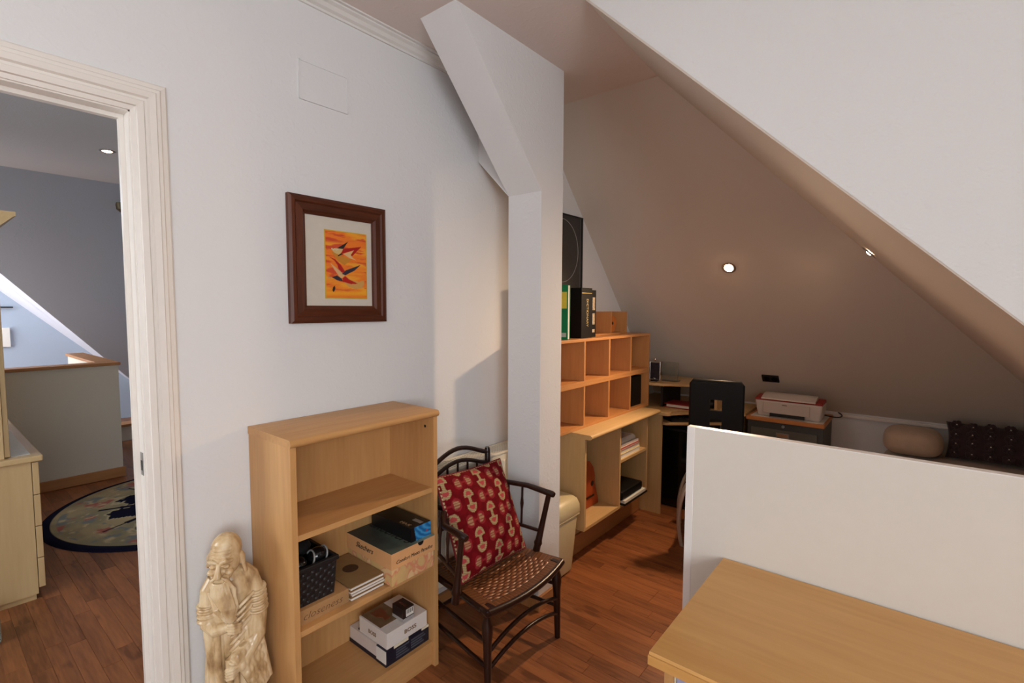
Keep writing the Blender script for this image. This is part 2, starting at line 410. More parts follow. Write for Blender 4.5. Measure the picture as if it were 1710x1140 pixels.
# cornice along the left wall
prof = [(XW, HC), (XW, HC-.045), (XW+.008, HC-.045), (XW+.008, HC-.036), (XW+.02, HC-.030), (XW+.028, HC-.018), (XW+.042, HC-.012), (XW+.042, HC-.006), (XW+.055, HC-.006), (XW+.055, HC)]
struct('trim_3', MB().prism(prof, 'y', -2.6, 1.92), plain('cornice_paint', C(228, 226, 222), 0.6, var=0.01))
# skirting
def skirt(name, mb, m=SKIRT): struct(name, mb, m)
skirt('baseboard_left', MB().box(XW, XW+.014, 1.37, 1.98, 0, 0.07).box(XW, XW+.014, 0.56, 0.745, 0, 0.07))
skirt('baseboard_post', MB().box(-1.405, -1.391, 1.922, 2.115, 0, 0.07, 0.002).box(-1.605, -1.405, 1.921, 1.935, 0, 0.07, 0.002))
skirt('baseboard_rear', MB().box(-1.575, -1.562, 2.2, 3.42, 0, 0.115, 0.002))

# door casing
d1 = thing('door_1', None, None, (XW, DY1, 0), kind='structure')
bx('jamb', -1.905, -1.797, DY1-.006, DY1+.02, 0, DZ+.014, WHITE, d1)
bx('lintel', -1.905, -1.797, DY0, DY1, DZ-.006, DZ+.02, WHITE, d1)
bx('door_stop', -1.862, -1.842, DY1-.018, DY1-.006, 0, DZ-.006, WHITE, d1)
bx('door_stop', -1.862, -1.842, DY0, DY1-.018, DZ-.018, DZ-.006, WHITE, d1)
cs = [(0, 0.0), (0, .010), (.012, .013), (.014, .020), (.030, .022), (.033, .016), (.040, .016), (.044, .024), (.060, .026), (.063, .020), (.072, .020), (.076, .014), (.088, .012), (.092, .008), (.092, 0)]
b = MB()
lo = [b.bm.verts.new((XW+h, DY1+d-.002, 0.0)) for d, h in cs]
mi = [b.bm.verts.new((XW+h, DY1+d-.002, DZ+d-.002)) for d, h in cs]
hi = [b.bm.verts.new((XW+h, DY0-.1, DZ+d-.002)) for d, h in cs]
for a_, b_ in ((lo, mi), (mi, hi)):
    for i in range(len(cs)): b.bm.faces.new((a_[i], a_[(i+1) % len(cs)], b_[(i+1) % len(cs)], b_[i]))
b.bm.faces.new(lo); b.bm.faces.new(hi[::-1])
mk('architrave', b, WHITE, d1)
sp = bx('strike_plate', -1.83, -1.806, DY1-.0075, DY1-.005, 0.985, 1.055, STEEL, d1, label='small steel strike plate')
bx('latch_hole', -1.824, -1.812, DY1-.0085, DY1-.007, 1.0, 1.03, BLACK, sp)

# ------------------------------------------------------------------ hall beyond the door
struct('wall_hall_side', MB().box(-8.3, -1.9, 3.0, 3.1, 0, HC), HALLW)
b = MB().box(-8.3, WH[0], -1.4, -1.3, 0, HC).box(WH[1], WG[0], -1.4, -1.3, 0, HC).box(WG[1], -1.9, -1.4, -1.3, 0, HC)
for q_ in (WH, WG): b.box(q_[0], q_[1], -1.4, -1.3, 0, q_[2]).box(q_[0], q_[1], -1.4, -1.3, q_[3], HC)
struct('wall_hall_window', b, HALLW)
struct('ceiling_hall', MB().box(-6.05, -1.9, -1.4, 3.1, HC, HC+.1), HALLC)
# sloping ceiling over the stairs, cut along the hip; bright reveal and wall tinted for blue daylight behind it
H0 = Vector((-6.809, 0.639, 1.791)); HD = Vector((-0.89, 0.882, -0.889))
Ha = H0-HD*.966; Hb = H0+HD*1.62
struct('ceiling_slope_hall', MB().slab([(-5.95, 3.0, 2.65), (-8.25, 3.0, 0.35), tuple(Hb), tuple(Ha)], (-.02, 0, .02)), HALLW)
rn = HD.cross(Vector((-8.2, 0.735, 1.672))-H0)
def revz(y): return H0.z-(rn.x*(-8.2-H0.x)+rn.y*(y-H0.y))/rn.z
struct('ceiling_reveal_hall', MB().slab([tuple(Ha), tuple(Hb), (-8.2, 2.05, revz(2.05)), (-8.2, -1.3, revz(-1.3)), (-5.95, -1.3, H0.z-(rn.x*(-5.95-H0.x)+rn.y*(-1.3-H0.y))/rn.z)], (0, 0, .03)), plaster('reveal_white', C(225, 225, 235)))
struct('wall_stair', MB().box(-8.3, -8.2, -1.4, 3.1, 0, 3.4), BLUEW)
bw = thing('window_3', None, None, (-8.2, 0.3, 1.1), kind='structure')
bx('window_frame', -8.2, -8.17, 0.0, 0.80, 1.02, 1.24, WHITE, bw)
bx('curtain_rod', -8.19, -8.17, -0.1, 0.84, 1.47, 1.485, BLACK, bw)
struct('wall_stair_half', MB().box(-5.52, -5.40, -1.3, 1.185, 0, 0.985).box(-6.75, -5.52, 1.07, 1.185, 0, 0.985), STAIRW)
struct('trim_4', MB().box(-5.535, -5.385, -1.3, 1.20, 0.985, 1.01, .004).box(-6.77, -5.535, 1.055, 1.20, 0.985, 1.01, .004), SKIRT)
skirt('baseboard_hall', MB().box(-5.40, -5.385, -1.3, 1.20, 0, 0.085, .003))
struct('wall_landing', MB().box(-6.95, -6.80, 1.25, 3.0, 0, 0.16), STAIRW)
skirt('trim_5', MB().box(-6.97, -6.78, 1.25, 3.0, 0.16, 0.185))

# chest of drawers with hutch in the hall
ch = thing('chest_of_drawers', 'pale birch chest of four drawers beyond the doorway', 'chest', (-3.75, 0.1, 0))
bx('carcass', -4.75, -3.43, -0.25, 0.380, 0.03, 0.715, HZ, ch)
bx('plinth', -4.72, -3.44, -0.24, 0.372, 0.0, 0.03, HZ, ch)
bx('top', -4.78, -3.415, -0.25, 0.425, 0.715, 0.745, HX, ch, bev=.006)
for z0, z1 in ((.545, .710), (.382, .541), (.216, .378), (.06, .212)):
    bx('drawer_front', -4.75, -3.43, 0.383, 0.408, z0, z1, HZ, ch, bev=.002)
hu = thing('hutch', 'pale birch hutch with flared cornice standing on the chest', 'cabinet', (-3.8, 0.0, 0.747))
bx('cabinet_body', -4.6, -3.45, -0.25, 0.290, 0.747, 1.86, HZ, hu)
bx('door', -4.6, -3.46, 0.292, 0.312, 0.75, 1.85, HZ, hu, bev=.003)
mk('cornice', MB().prism([(-0.25, 1.86), (0.312, 1.86), (0.325, 1.88), (0.37, 1.925), (0.38, 1.93), (0.38, 1.95), (-0.25, 1.95)], 'x', -4.65, -3.41), HX, hu)
mk('table_runner', MB().box(-4.3, -3.47, 0.316, 0.385, 0.7455, 0.7475, .0008), PAPER, None, label='white cloth runner lying on the pale chest', cat='cloth')
bl = thing('glass_block', 'small clear glass block on the floor beside the chest', 'ornament', (-3.15, 0.13, 0))
GL = plain('clear_glass', C(190, 205, 195), 0.05, var=0.05); GL.node_tree.nodes['Principled BSDF'].inputs['Transmission Weight'].default_value = 0.7
bx('block', -3.22, -3.09, 0.05, 0.215, 0.0, 0.12, GL, bl, bev=.012)
mk('knob', MB().ell((-3.085, 0.15, 0.07), (.012, .03, .03)), GL, bl, smooth=True)

# round rug
rug = thing('round_rug', 'round beige floral rug with navy border and navy medallion', 'rug', (-4.35, 1.36, 0))
b = MB(); RR_ = 0.86; nr, na = 110, 220
b.grid(lambda u, v: (RR_*v*cos(2*pi*u)-4.35, RR_*v*sin(2*pi*u)+1.36, 0.001+0.013*min(1, (1-v)*40+0.05)), na, nr, closeu=True)
ro = mk('pile', b, RUGM, rug, smooth=True)
def rugc(i, co):
    r = hypot(co.x, co.y); a = atan2(co.y, co.x); x, y = co.x, co.y
    navy = (24, 24, 44); n = fbm(x*6, y*6, 3)
    if r > RR_-.062: return navy
    base = mix((176, 158, 122), (150, 140, 112), sm(-.3, .4, fbm(x*4, y*4)))
    f1 = fbm(x*7+9, y*7, 1, 3); f2 = fbm(x*9, y*9+5, 2, 3)
    if .54 < r < .77:
        base = mix(base, (176, 108, 96), sm(.18, .4, f1)); base = mix(base, (128, 132, 128), sm(.2, .45, f2))
        base = mix(base, (196, 176, 138), sm(.25, .5, fbm(x*16, y*16, 5, 2)))
    med = .44 + .07*cos(8*a+.3) + .08*n + .05*fbm(x*18, y*18, 7, 2)
    for k in range(8):
        ak = k*pi/4+.4; da = abs((a-ak+pi) % (2*pi)-pi)
        if da*r < .026*(1-(r-.35)/.30) and .3 < r < .64: return navy
    if r < med:
        if r < .2 and fbm(x*14, y*14, 9, 2) > .12: return (186, 170, 134)
        return navy
    if med < r < med+.03: return (190, 176, 140)
    return base
paint(ro, rugc)

# ------------------------------------------------------------------ lamps
def downlight(name, label, c, nrm, r, power, em, spread=150, glow_r=None):
    c = Vector(c); nrm = Vector(nrm).normalized()
    t = thing(name, label, 'lamp', tuple(c))
    b = MB(); u = nrm.cross(Vector((0, 1, .3))).normalized(); v = nrm.cross(u)
    n = 28; pr = [(r, 0.0), (r, .002), (r*.82, .004), (r*.66, .003), (r*.62, -.004)]
    V = [[b.bm.verts.new(c+nrm*h+q*(cos(2*pi*k/n)*u+sin(2*pi*k/n)*v)) for q, h in pr] for k in range(n)]
    for k in range(n):
        for j in range(4): b.bm.faces.new((V[k][j], V[(k+1) % n][j], V[(k+1) % n][j+1], V[k][j+1]))
    mk('bezel', b, STEEL, t, smooth=40)
    g = glow(name+'_glow_'+label[:6], (1.0, 0.70, 0.44, 1), em)
    mk('bulb', MB().ell(tuple(c), ((glow_r or r*.6),)*2+(r*.2,), rot=nrm.to_track_quat('Z', 'Y').to_matrix()), g, t, smooth=True)
    if power:
        l = bpy.data.lights.new('lamp_beam', 'SPOT'); l.energy = power; l.color = (1.0, 0.68, 0.42); l.spot_size = radians(spread); l.spot_blend = 1.0
        l.shadow_soft_size = 0.03
        o = bpy.data.objects.new('lamp_beam', l); COL.objects.link(o); o.parent = t
        o.location = nrm*0.035; o.rotation_euler = (-nrm).to_track_quat('Z', 'Y').to_euler()
    return t
nr_ = Vector((0, -1.08, -1)); nq = Vector((-.975, 0, -1))
downlight('recessed_lamp', 'lit recessed lamp in the rear slope above the desk chair', (-0.94, 3.284, 1.75), nr_, 0.042, 78, 300, 140)
downlight('recessed_lamp', 'recessed lamp in the slope over the bed, seen edge-on', (-0.212, 3.05, 1.775), nq, 0.040, 2.5, 30, 150, .016)
downlight('recessed_lamp', 'lit recessed lamp in the hall ceiling beyond the doorway', (-4.755, 1.042, 2.649), (0, 0, -1), 0.05, 6, 30, 150)
hf = thing('ceiling_fixture', 'dark brass fixture on the sloping hall ceiling', 'lamp', (-6.12, 1.47, 2.47))
mk('shade', MB().tube([(-6.12, 1.47, 2.50), (-6.12, 1.47, 2.44), (-6.12, 1.47, 2.40)], [.09, .08, .03], 16), plain('dark_brass', C(96, 84, 60), .35, metal=.6), hf, smooth=40)
mk('mount', MB().tube([(-6.12, 1.47, 2.50), (-6.14, 1.47, 2.52)], .02, 10), plain('dark_brass_2', C(80, 70, 50), .35, metal=.6), hf)

# ------------------------------------------------------------------ things on the left wall
hp = thing('wall_hatch', 'small white rectangular hatch cover high on the wall', 'hatch', (XW, 1.065, 2.26))
bx('cover', XW, XW+.004, 0.968, 1.163, 2.262, 2.398, WALL, hp, bev=.0015)
for y0, y1, z0, z1 in ((.966, 1.165, 2.396, 2.401), (.966, 1.165, 2.259, 2.264), (.964, .969, 2.26, 2.40), (1.162, 1.167, 2.26, 2.40)):
    bx('edge', XW, XW+.0065, y0, y1, z0, z1, WALL, hp)

# framed picture
PY0, PY1, PZ0, PZ1 = 0.904, 1.327, 1.437, 1.910
pf = thing('framed_picture', 'mahogany framed abstract picture of two birds on orange', 'picture', (XW, (PY0+PY1)/2, PZ0))
fp = [(0, 0), (0, .018), (.010, .024), (.022, .024), (.028, .018), (.052, .022), (.060, .014), (.066, .012), (.066, 0)]
def frame_side(a0, a1, inward, mat):
    b = MB(); A0 = []; A1 = []
    for d, h in fp:
        p0 = Vector(a0)+Vector(inward[0])*d; p1 = Vector(a1)+Vector(inward[1])*d
        A0.append(b.bm.verts.new((XW+.001+h, p0.x, p0.y))); A1.append(b.bm.verts.new((XW+.001+h, p1.x, p1.y)))
    n = len(fp)
    for i in range(n): b.bm.faces.new((A0[i], A0[(i+1) % n], A1[(i+1) % n], A1[i]))
    b.bm.faces.new(A0); b.bm.faces.new(A1[::-1])
    mk('frame_rail', b, mat, pf)
cn = [(PY0, PZ0), (PY1, PZ0), (PY1, PZ1), (PY0, PZ1)]; inn = [(1, 1), (-1, 1), (-1, -1), (1, -1)]
for i in range(4): frame_side(cn[i], cn[(i+1) % 4], (inn[i], inn[(i+1) % 4]), FRAMEY if i % 2 == 0 else FRAMEW)
bx('mount_card', XW+.002, XW+.009, PY0+.06, PY1-.06, PZ0+.06, PZ1-.06, plain('ecru_mount', C(206, 198, 184), .85, var=.02), pf, label='ecru linen mount')
AY0, AY1, AZ0, AZ1 = 1.052, 1.233, 1.535, 1.793
bx('gold_slip', XW+.009, XW+.0105, AY0-.004, AY1+.004, AZ0-.004, AZ1+.004, plain('gold_slip', C(206, 170, 50), .5), pf)
# outlines taken as fractions of the sheet (u right, v down)
def q(*l): return l
wing_black = q((.27, .25), (.53, .135), (.40, .25), (.33, .34), (.40, .255))
shapes = [
 (q((.13, .27), (.28, .245), (.42, .255), (.33, .345), (.22, .33)), (206, 178, 120)),
 (q((.12, .30), (.30, .345), (.63, .405), (.44, .50), (.30, .45)), (196, 132, 48)),
 (q((.27, .25), (.55, .13), (.44, .235), (.41, .255)), (40, 34, 34)),
 (q((.42, .25), (.88, .19), (.63, .36), (.60, .345), (.69, .255), (.36, .335)), (168, 28, 24)),
 (q((.42, .33), (.70, .255), (.60, .325), (.66, .38), (.75, .41), (.58, .385)), (214, 178, 128)),
 (q((.28, .36), (.36, .325), (.42, .33), (.30, .37)), (34, 28, 28)),
 (q((.07, .385), (.22, .42), (.36, .50), (.46, .60), (.38, .62), (.30, .56), (.27, .50), (.20, .44)), (166, 26, 26)),
 (q((.10, .48), (.25, .55), (.45, .65), (.36, .71), (.20, .58)), (214, 170, 118)),
 (q((.38, .635), (.48, .575), (.86, .475), (.70, .57), (.46, .655)), (50, 46, 60)),
 (q((.13, .695), (.26, .66), (.38, .71), (.40, .75), (.26, .735)), (46, 44, 58)),
 (q((.46, .66), (.60, .72), (.80, .745), (.92, .72), (.95, .76), (.90, .84), (.72, .86), (.55, .83), (.42, .76)), (206, 154, 84)),
 (q((.46, .665), (.56, .715), (.78, .775), (.60, .785), (.40, .755), (.39, .70)), (176, 28, 22)),
 (q((.14, .89), (.16, .84), (.20, .82), (.215, .86), (.19, .90), (.165, .92)), (50, 36, 30)),
]
def art(u, v):
    v = 1-v
    n = fbm(u*1.2, v*9, 2, 4); n2 = fbm(u*2+7, v*14, 5, 4)
    c = mix((232, 122, 40), (236, 158, 46), sm(-.2, .45, n)); c = mix(c, (206, 78, 46), sm(.05, .45, n2))
    c = mix(c, (196, 60, 44), .7*exp(-((v-.14)/.03)**2)*sm(-.4, .3, n)); c = mix(c, (238, 176, 40), .7*exp(-((v-.93)/.04)**2))
    for poly, col in shapes:
        if inpoly((u, v), poly): c = col
    for k in range(5):
        if hypot((u-.15-.035*k)*.7, v-.265-.012*(k % 2)) < .011: c = (214, 200, 170)
    if hypot((u-.06)*.7, v-.70) < .014 or hypot((u-.10)*.7, v-.705) < .012: c = (196, 150, 96)
    return c
panel('painting', (XW+.0115, AY0, AZ0), (0, 1, 0), (0, 0, 1), AY1-AY0, AZ1-AZ0, 130, 180, art, PRINT, pf, label='orange sheet with two angular red, black and tan birds')

# radiator
ra = thing('radiator', 'cream panel radiator under the wall behind the cane chair', 'radiator', (-1.75, 1.78, 0.2))
RY0, RY1 = 1.385, 2.15
bx('back_panel', -1.788, -1.772, RY0, RY1, 0.20, 0.735, RADM, ra, bev=.004)
bx('front_panel', -1.672, -1.662, RY0, RY1, 0.20, 0.735, RADM, ra, bev=.004)
b = MB()
n = int((RY1-RY0)/.034)
for i in range(n):
    y = RY0+.03+i*.034
    if y+.02 < RY1: b.hexa([(-1.662, y, .24), (-1.654, y+.004, .24), (-1.654, y+.016, .24), (-1.662, y+.020, .24), (-1.662, y, .70), (-1.654, y+.004, .70), (-1.654, y+.016, .70), (-1.662, y+.020, .70)])
o = mk('ribs', b, RADM, ra); o['kind'] = 'stuff'
for i in range(44):
    y = RY0+.012+i*(RY1-RY0-.03)/43
    if i == 0: gl = bx('grille_slat', -1.772, -1.672, y, y+.009, 0.728, 0.745, RADM, ra); base_y = y
    else:
        d_ = dup(gl, ra); d_.location = (0, y-base_y, 0)
for x0 in (-1.788, -1.672): bx('grille_rail', x0, x0+.016, RY0, RY1, 0.737, 0.7475, RADM, ra, bev=.002)
bx('side_cap', -1.788, -1.662, RY0-.006, RY0, 0.2, .7475, RADM, ra)

# ------------------------------------------------------------------ bookcase
BX0, BX1, BY0, BY1, BZ1 = -1.797, -1.505, 0.749, 1.363, 1.083
bc = thing('bookcase', 'low beech bookcase with three shelves holding boxes', 'bookcase', (-1.65, 1.056, 0))
bx('side_panel', BX0, BX1, BY0, BY0+.020, 0, BZ1-.026, BZ, bc, bev=.001)
bx('side_panel', BX0, BX1, BY1-.020, BY1, 0, BZ1-.026, BZ, bc, bev=.001)
tp = [(BX0, BZ1-.026), (BX1, BZ1-.026), (BX1+.006, BZ1-.023), (BX1+.010, BZ1-.013), (BX1+.006, BZ1-.003), (BX1, BZ1), (BX0, BZ1)]
mk('top_board', MB().prism(tp, 'y', BY0-.002, BY1+.004), BY, bc, smooth=50)
bx('back_panel', BX0, BX0+.006, BY0+.02, BY1-.02, .03, BZ1-.026, BZ, bc)
for z in (.743, .420, .086):
    bx('shelf', BX0+.006, BX1-.012 if z > .1 else BX1-.014, BY0+.02, BY1-.02, z, z+.020, BY, bc, bev=.001)
bx('plinth', BX1-.04, BX1-.022, BY0+.02, BY1-.02, 0, .086, BY, bc)
mk('cam_fitting', MB().disc((BX1-.05, BY1-.0205, 1.012), (0, -1, 0), .006, .0012, 14), BLACK, bc)

S2, S3 = .4402, .1062
# --- middle shelf
kb = thing('cardboard_box', 'flat kraft cardboard box with handwritten style lettering, under the black basket', 'box', (-1.66, .875, S2))
bx('carton', -1.775, -1.546, .775, .972, S2, S2+.050, KRAFT, kb, bev=.001)
text('lettering', 'closeness', .034, plain('brown_ink', C(96, 66, 40), .8), kb, (-1.5455, .797, S2+.014), (0, 1, 0), (0, 0, 1), shear=.35, width=.145, bold=-.0007)
ba = thing('woven_basket', 'black woven plastic basket standing on the kraft box', 'basket', (-1.68, .86, S2+.0505))
b = MB(); bz0, bz1 = S2+.0505, S2+.185
def bwall(u, v):
    P4 = [(-1.565, .780), (-1.565, .925), (-1.765, .925), (-1.765, .780)]
    k = u*4; i = int(k) % 4; t = k-int(k); s_ = 1+.10*v
    x = P4[i][0]*(1-t)+P4[(i+1) % 4][0]*t; y = P4[i][1]*(1-t)+P4[(i+1) % 4][1]*t
    x = -1.665+(x+1.665)*s_; y = .8525+(y-.8525)*s_
    L_ = (.145, .2, .145, .2)[i]; a = t*L_/.0145; c = v*.135/.0145
    bump = .0035*abs(sin(pi*a)*sin(pi*c))*(1 if (int(a)+int(c)) % 2 else .25)
    nx, ny = ((1, 0), (0, 1), (-1, 0), (0, -1))[i]
    return (x+nx*bump, y+ny*bump, bz0+(bz1-bz0)*v)
b.grid(bwall, 160, 48, closeu=True); b.box(-1.765, -1.565, .780, .925, bz0, bz0+.004)
mk('woven_body', b, plain('black_woven', C(26, 26, 28), .4, var=.2), ba)
b = MB()
for x0, x1, y0, y1 in ((-1.563, -1.548, .768, .938), (-1.782, -1.767, .772, .938), (-1.767, -1.563, .772, .783), (-1.767, -1.563, .924, .938)):
    b.box(x0, x1, y0, y1, bz1-.012, bz1+.004, .003)
mk('rim', b, BLACK, ba)
b = MB(); b.ell((-1.70, .85, bz1+.012), (.055, .06, .030))
mk('fabric_pouch', b, plain('black_cloth', C(20, 20, 22), .8, bump=.4, bscale=60), None, smooth=True, label='crumpled black cloth pouch in the woven basket', cat='pouch')
gl_ = thing('sunglasses_case', 'glossy black case with pale bands in the woven basket', 'case', (-1.605, .885, bz1-.02))
mk('case_body', MB().ell((-1.600, .885, bz1+.006), (.030, .034, .028)), BLACKG, gl_, smooth=True)
for dy in (-.026, .022):
    mk('band', MB().tube([(-1.600+.028*cos(a)*.9, .885+dy+.006*sin(a), bz1+.006+.026*sin(a)*.9) for a in [k*pi/12 for k in range(-3, 12)]], .003, 8), plain('pale_grey_plastic', C(150, 150, 150), .3), gl_, smooth=True)
mk('handbag', MB().ell((-1.60, .812, bz1+.004), (.035, .030, .022)), BLACKG, None, smooth=True, label='glossy black bundle at the front of the woven basket', cat='case')
# booklets
BKT = plain('brown_cover', C(150, 118, 78), .5, var=.08)
for i, (dx, dy) in enumerate(((0, 0), (-.002, .006), (.002, -.001), (-.001, 0))):
    z = S2+i*.0125
    t = thing('booklet', ['tan booklet at the bottom of the shelf pile', 'second tan booklet up in the shelf pile', 'third tan booklet up in the shelf pile', 'tan booklet with dark emblem on top of the shelf pile'][i], 'book', (-1.64, 1.04, z), group='booklets on the middle shelf')
    bx('cover', -1.775+dx, -1.540+dx, .975+dy, 1.118+dy, z+.0005, z+.0030, BKT, t)
    bx('cover', -1.775+dx, -1.540+dx, .975+dy, 1.118+dy, z+.0095, z+.0120, BKT, t)
    bx('pages', -1.770+dx, -1.539+dx, .977+dy, 1.116+dy, z+.0030, z+.0095, PAPER, t)
    if i == 3:
        mk('emblem', MB().disc((-1.665, 1.055, z+.0120), (0, 0, 1), .030, .0004, 24), plain('brown_emblem', C(70, 44, 26), .6, var=.4, scale=90), t)
# boxes helper: printed faces on a carton
def carton(t, x0, x1, y0, y1, z0, z1, mat, bev=.0008, name='carton', **k): return bx(name, x0, x1, y0, y1, z0, z1, mat, t, bev=bev, **k)
MARB = None
def marble():
    m, nt, p = newmat('marbled_card'); tc = N(nt, 'ShaderNodeTexCoord'); nz = N(nt, 'ShaderNodeTexNoise'); nz.inputs['Scale'].default_value = 9
    nz.inputs['Distortion'].default_value = 2.2; L(nt, tc.outputs['Object'], nz.inputs['Vector']); rp = N(nt, 'ShaderNodeValToRGB'); cr = rp.color_ramp
    cr.elements[0].position = .25; cr.elements[0].color = C(222, 186, 128); cr.elements[1].position = .75; cr.elements[1].color = C(228, 200, 140)
    for ps, cc in ((.45, C(214, 176, 118)), (.52, C(218, 138, 104)), (.58, C(226, 190, 140))):
        e = cr.elements.new(ps); e.color = cc
    L(nt, nz.outputs['Fac'], rp.inputs['Fac']); L(nt, rp.outputs['Color'], p.inputs['Base Color']); p.inputs['Roughness'].default_value = .6
    return m
MARB = marble()
PEACH = plain('peach_card', C(226, 170, 116), .55, var=.02)
sb = thing('shoe_box', 'peach and marbled shoe box with dark printed lid', 'box', (-1.65, 1.232, S2))
zb = S2+.004
bx('foot', -1.78, -1.56, 1.13, 1.33, S2, zb, KRAFT, sb)
carton(sb, -1.785, -1.498, 1.124, 1.333, zb, zb+.085, MARB)
ld = bx('lid', -1.789, -1.494, 1.120, 1.337, zb+.066, zb+.128, PEACH, sb, bev=.0008)
def lidc(u, v):
    n = fbm(u*3, v*3, 1, 3)
    c = mix((62, 66, 62), (96, 112, 100), sm(.2, .9, u*.6+v*.5+n*.2)); c = mix(c, (140, 164, 148), sm(.75, 1.0, u*.5+v*.6))
    d = abs((v-.55)+.3*(u-.5)+.06*sin(u*14)); return mix(c, (112, 84, 70), .5*exp(-(d/.03)**2))
panel('lid_print', (-1.789, 1.120, zb+.1285), (1, 0, 0), (0, 1, 0), .295, .217, 40, 30, lidc, PRINT, ld)
text('lettering', 'Skechers', .032, INK, sb, (-1.725, 1.1195, zb+.092), (1, 0, 0), (0, 0, 1), shear=.4, width=.115)
text('lettering', 'Comfort Meets Paradise', .020, INK, sb, (-1.4935, 1.140, zb+.083), (0, 1, 0), (0, 0, 1), shear=.4, width=.180)
text('lettering', 'Skechers', .075, INK, sb, (-1.78, 1.215, zb+.1287), (1, 0, 0), (0, 1, 0), shear=.4, width=.26)
mk('thumb_notch', MB().prism([(1.262+.014*cos(a), zb+.128+.014*sin(a)) for a in [pi+k*pi/12 for k in range(13)]], 'x', -1.4945, -1.4925), BLACK, sb)
bb = thing('slim_black_box', 'slim black box with blue swirl end, on the shoe box', 'box', (-1.62, 1.285, zb+.129))
z0 = zb+.1292; z1 = z0+.056
carton(bb, -1.77, -1.512, 1.228, 1.330, z0, z1, plain('black_card', C(18, 18, 20), .4, var=.1))
def swirl(u, v):
    d = hypot(u-1.25, v-1.1); s_ = .5+.5*sin(d*22+fbm(u*2, v*2)*2)
    c = mix((26, 96, 160), (70, 160, 214), s_)
    if u < .16+.10*(1-v): c = (18, 18, 22)
    if hypot(u-.8, (v-.42)) < .06: c = (200, 60, 70)
    return c
panel('end_print', (-1.5115, 1.228, z0), (0, 1, 0), (0, 0, 1), .102, .056, 50, 30, swirl, PRINTG, bb)
text('lettering', 'MAX', .022, plain('tan_ink', C(170, 140, 100), .5), bb, (-1.60, 1.240, z1+.0002), (1, 0, 0), (0, 1, 0), width=.06)
bx('label_strip', -1.575, -1.525, 1.285, 1.305, z1, z1+.0004, plain('grey_label', C(150, 140, 130), .6), bb)
# --- bottom shelf
NAVY = plain('navy_card', C(20, 24, 42), .45, var=.1)
nb_ = thing('navy_and_white_box', 'white box with navy printed front, at the bottom of the shelf pile', 'box', (-1.66, 1.235, S3))
carton(nb_, -1.786, -1.542, 1.124, 1.336, S3, S3+.066, plain('off_white_card', C(216, 206, 200), .5, var=.02))
bx('navy_sleeve', -1.60, -1.539, 1.1215, 1.338, S3, S3+.0665, NAVY, nb_)
bx('navy_base', -1.788, -1.600, 1.1225, 1.137, S3, S3+.016, NAVY, nb_)
bx('white_corner', -1.6, -1.5385, 1.121, 1.1228, S3+.012, S3+.064, PAPER, nb_)
bx('cream_patch', -1.575, -1.5385, 1.160, 1.232, S3+.056, S3+.0675, plain('cream_card', C(224, 214, 190), .5), nb_)
bx('cream_patch', -1.575, -1.5385, 1.300, 1.3385, S3+.058, S3+.0675, plain('cream_card_2', C(224, 214, 190), .5), nb_)
for r_ in range(4):
    for k, (y0, ln) in enumerate(((1.170, .065), (1.245, .075))):
        bx('print_line', -1.539, -1.5384, y0, y0+ln*(1-.12*((r_+k) % 3)), S3+.011+r_*.0105, S3+.017+r_*.0105, plain('grey_print%d%d' % (r_, k), C(78, 82, 92), .6), nb_)
mk('emblem', MB().disc((-1.735, 1.142, S3+.0662), (0, 0, 1), .010, .0004, 10), INK, nb_)
wb = thing('white_gift_box', 'white gift box with clear window, between the navy box and dark carton', 'box', (-1.64, 1.235, S3+.067))
z0 = S3+.0677; z1 = z0+.064
carton(wb, -1.722, -1.540, 1.128, 1.330, z0, z1, plain('white_card', C(226, 220, 214), .45, var=.01))
bx('window_panel', -1.720, -1.590, 1.135, 1.245, z1, z1+.0012, plain('bronze_window', C(120, 96, 70), .2, var=.15), wb, label='brown clear window')
mk('product', MB().prism([(-1.70, 1.165), (-1.66, 1.165), (-1.64, 1.18), (-1.615, 1.175), (-1.615, 1.205), (-1.64, 1.20), (-1.66, 1.215), (-1.70, 1.215)], 'z', z1+.0012, z1+.003), plain('russet_leather', C(122, 66, 40), .5), wb)
text('lettering', 'BOSS', .022, plain('bronze_ink', C(120, 92, 60), .5), wb, (-1.5395, 1.212, z0+.022), (0, 1, 0), (0, 0, 1), width=.060, bold=.0005)
text('lettering', 'BOSS', .022, plain('bronze_ink2', C(140, 112, 90), .5), wb, (-1.660, 1.1275, z0+.022), (1, 0, 0), (0, 0, 1), width=.050, bold=.0005)
db = thing('dark_carton', 'small dark carton with white barcode label, topmost of the bottom shelf', 'box', (-1.57, 1.24, z1+.0012))
z0 = z1+.0035; z1 = z0+.052
carton(db, -1.615, -1.545, 1.212, 1.266, z0, z1, plain('dark_brown_card', C(44, 32, 30), .35, var=.1))
bx('base_band', -1.6155, -1.5445, 1.2115, 1.2665, z0, z0+.012, plain('grey_card', C(170, 166, 164), .5), db)
lb = bx('barcode_label', -1.545, -1.5444, 1.226, 1.264, z0+.016, z0+.046, PAPER, db)
for k in range(6): bx('bar', -1.5444, -1.5442, 1.229+k*.0055, 1.2312+k*.0055+(k % 2)*.001, z0+.027, z0+.044, INK, lb)
text('lettering', 'BOSS', .014, plain('red_brown_ink', C(110, 60, 44), .5), db, (-1.60, 1.232, z1+.0002), (1, 0, 0), (0, 1, 0), width=.04)

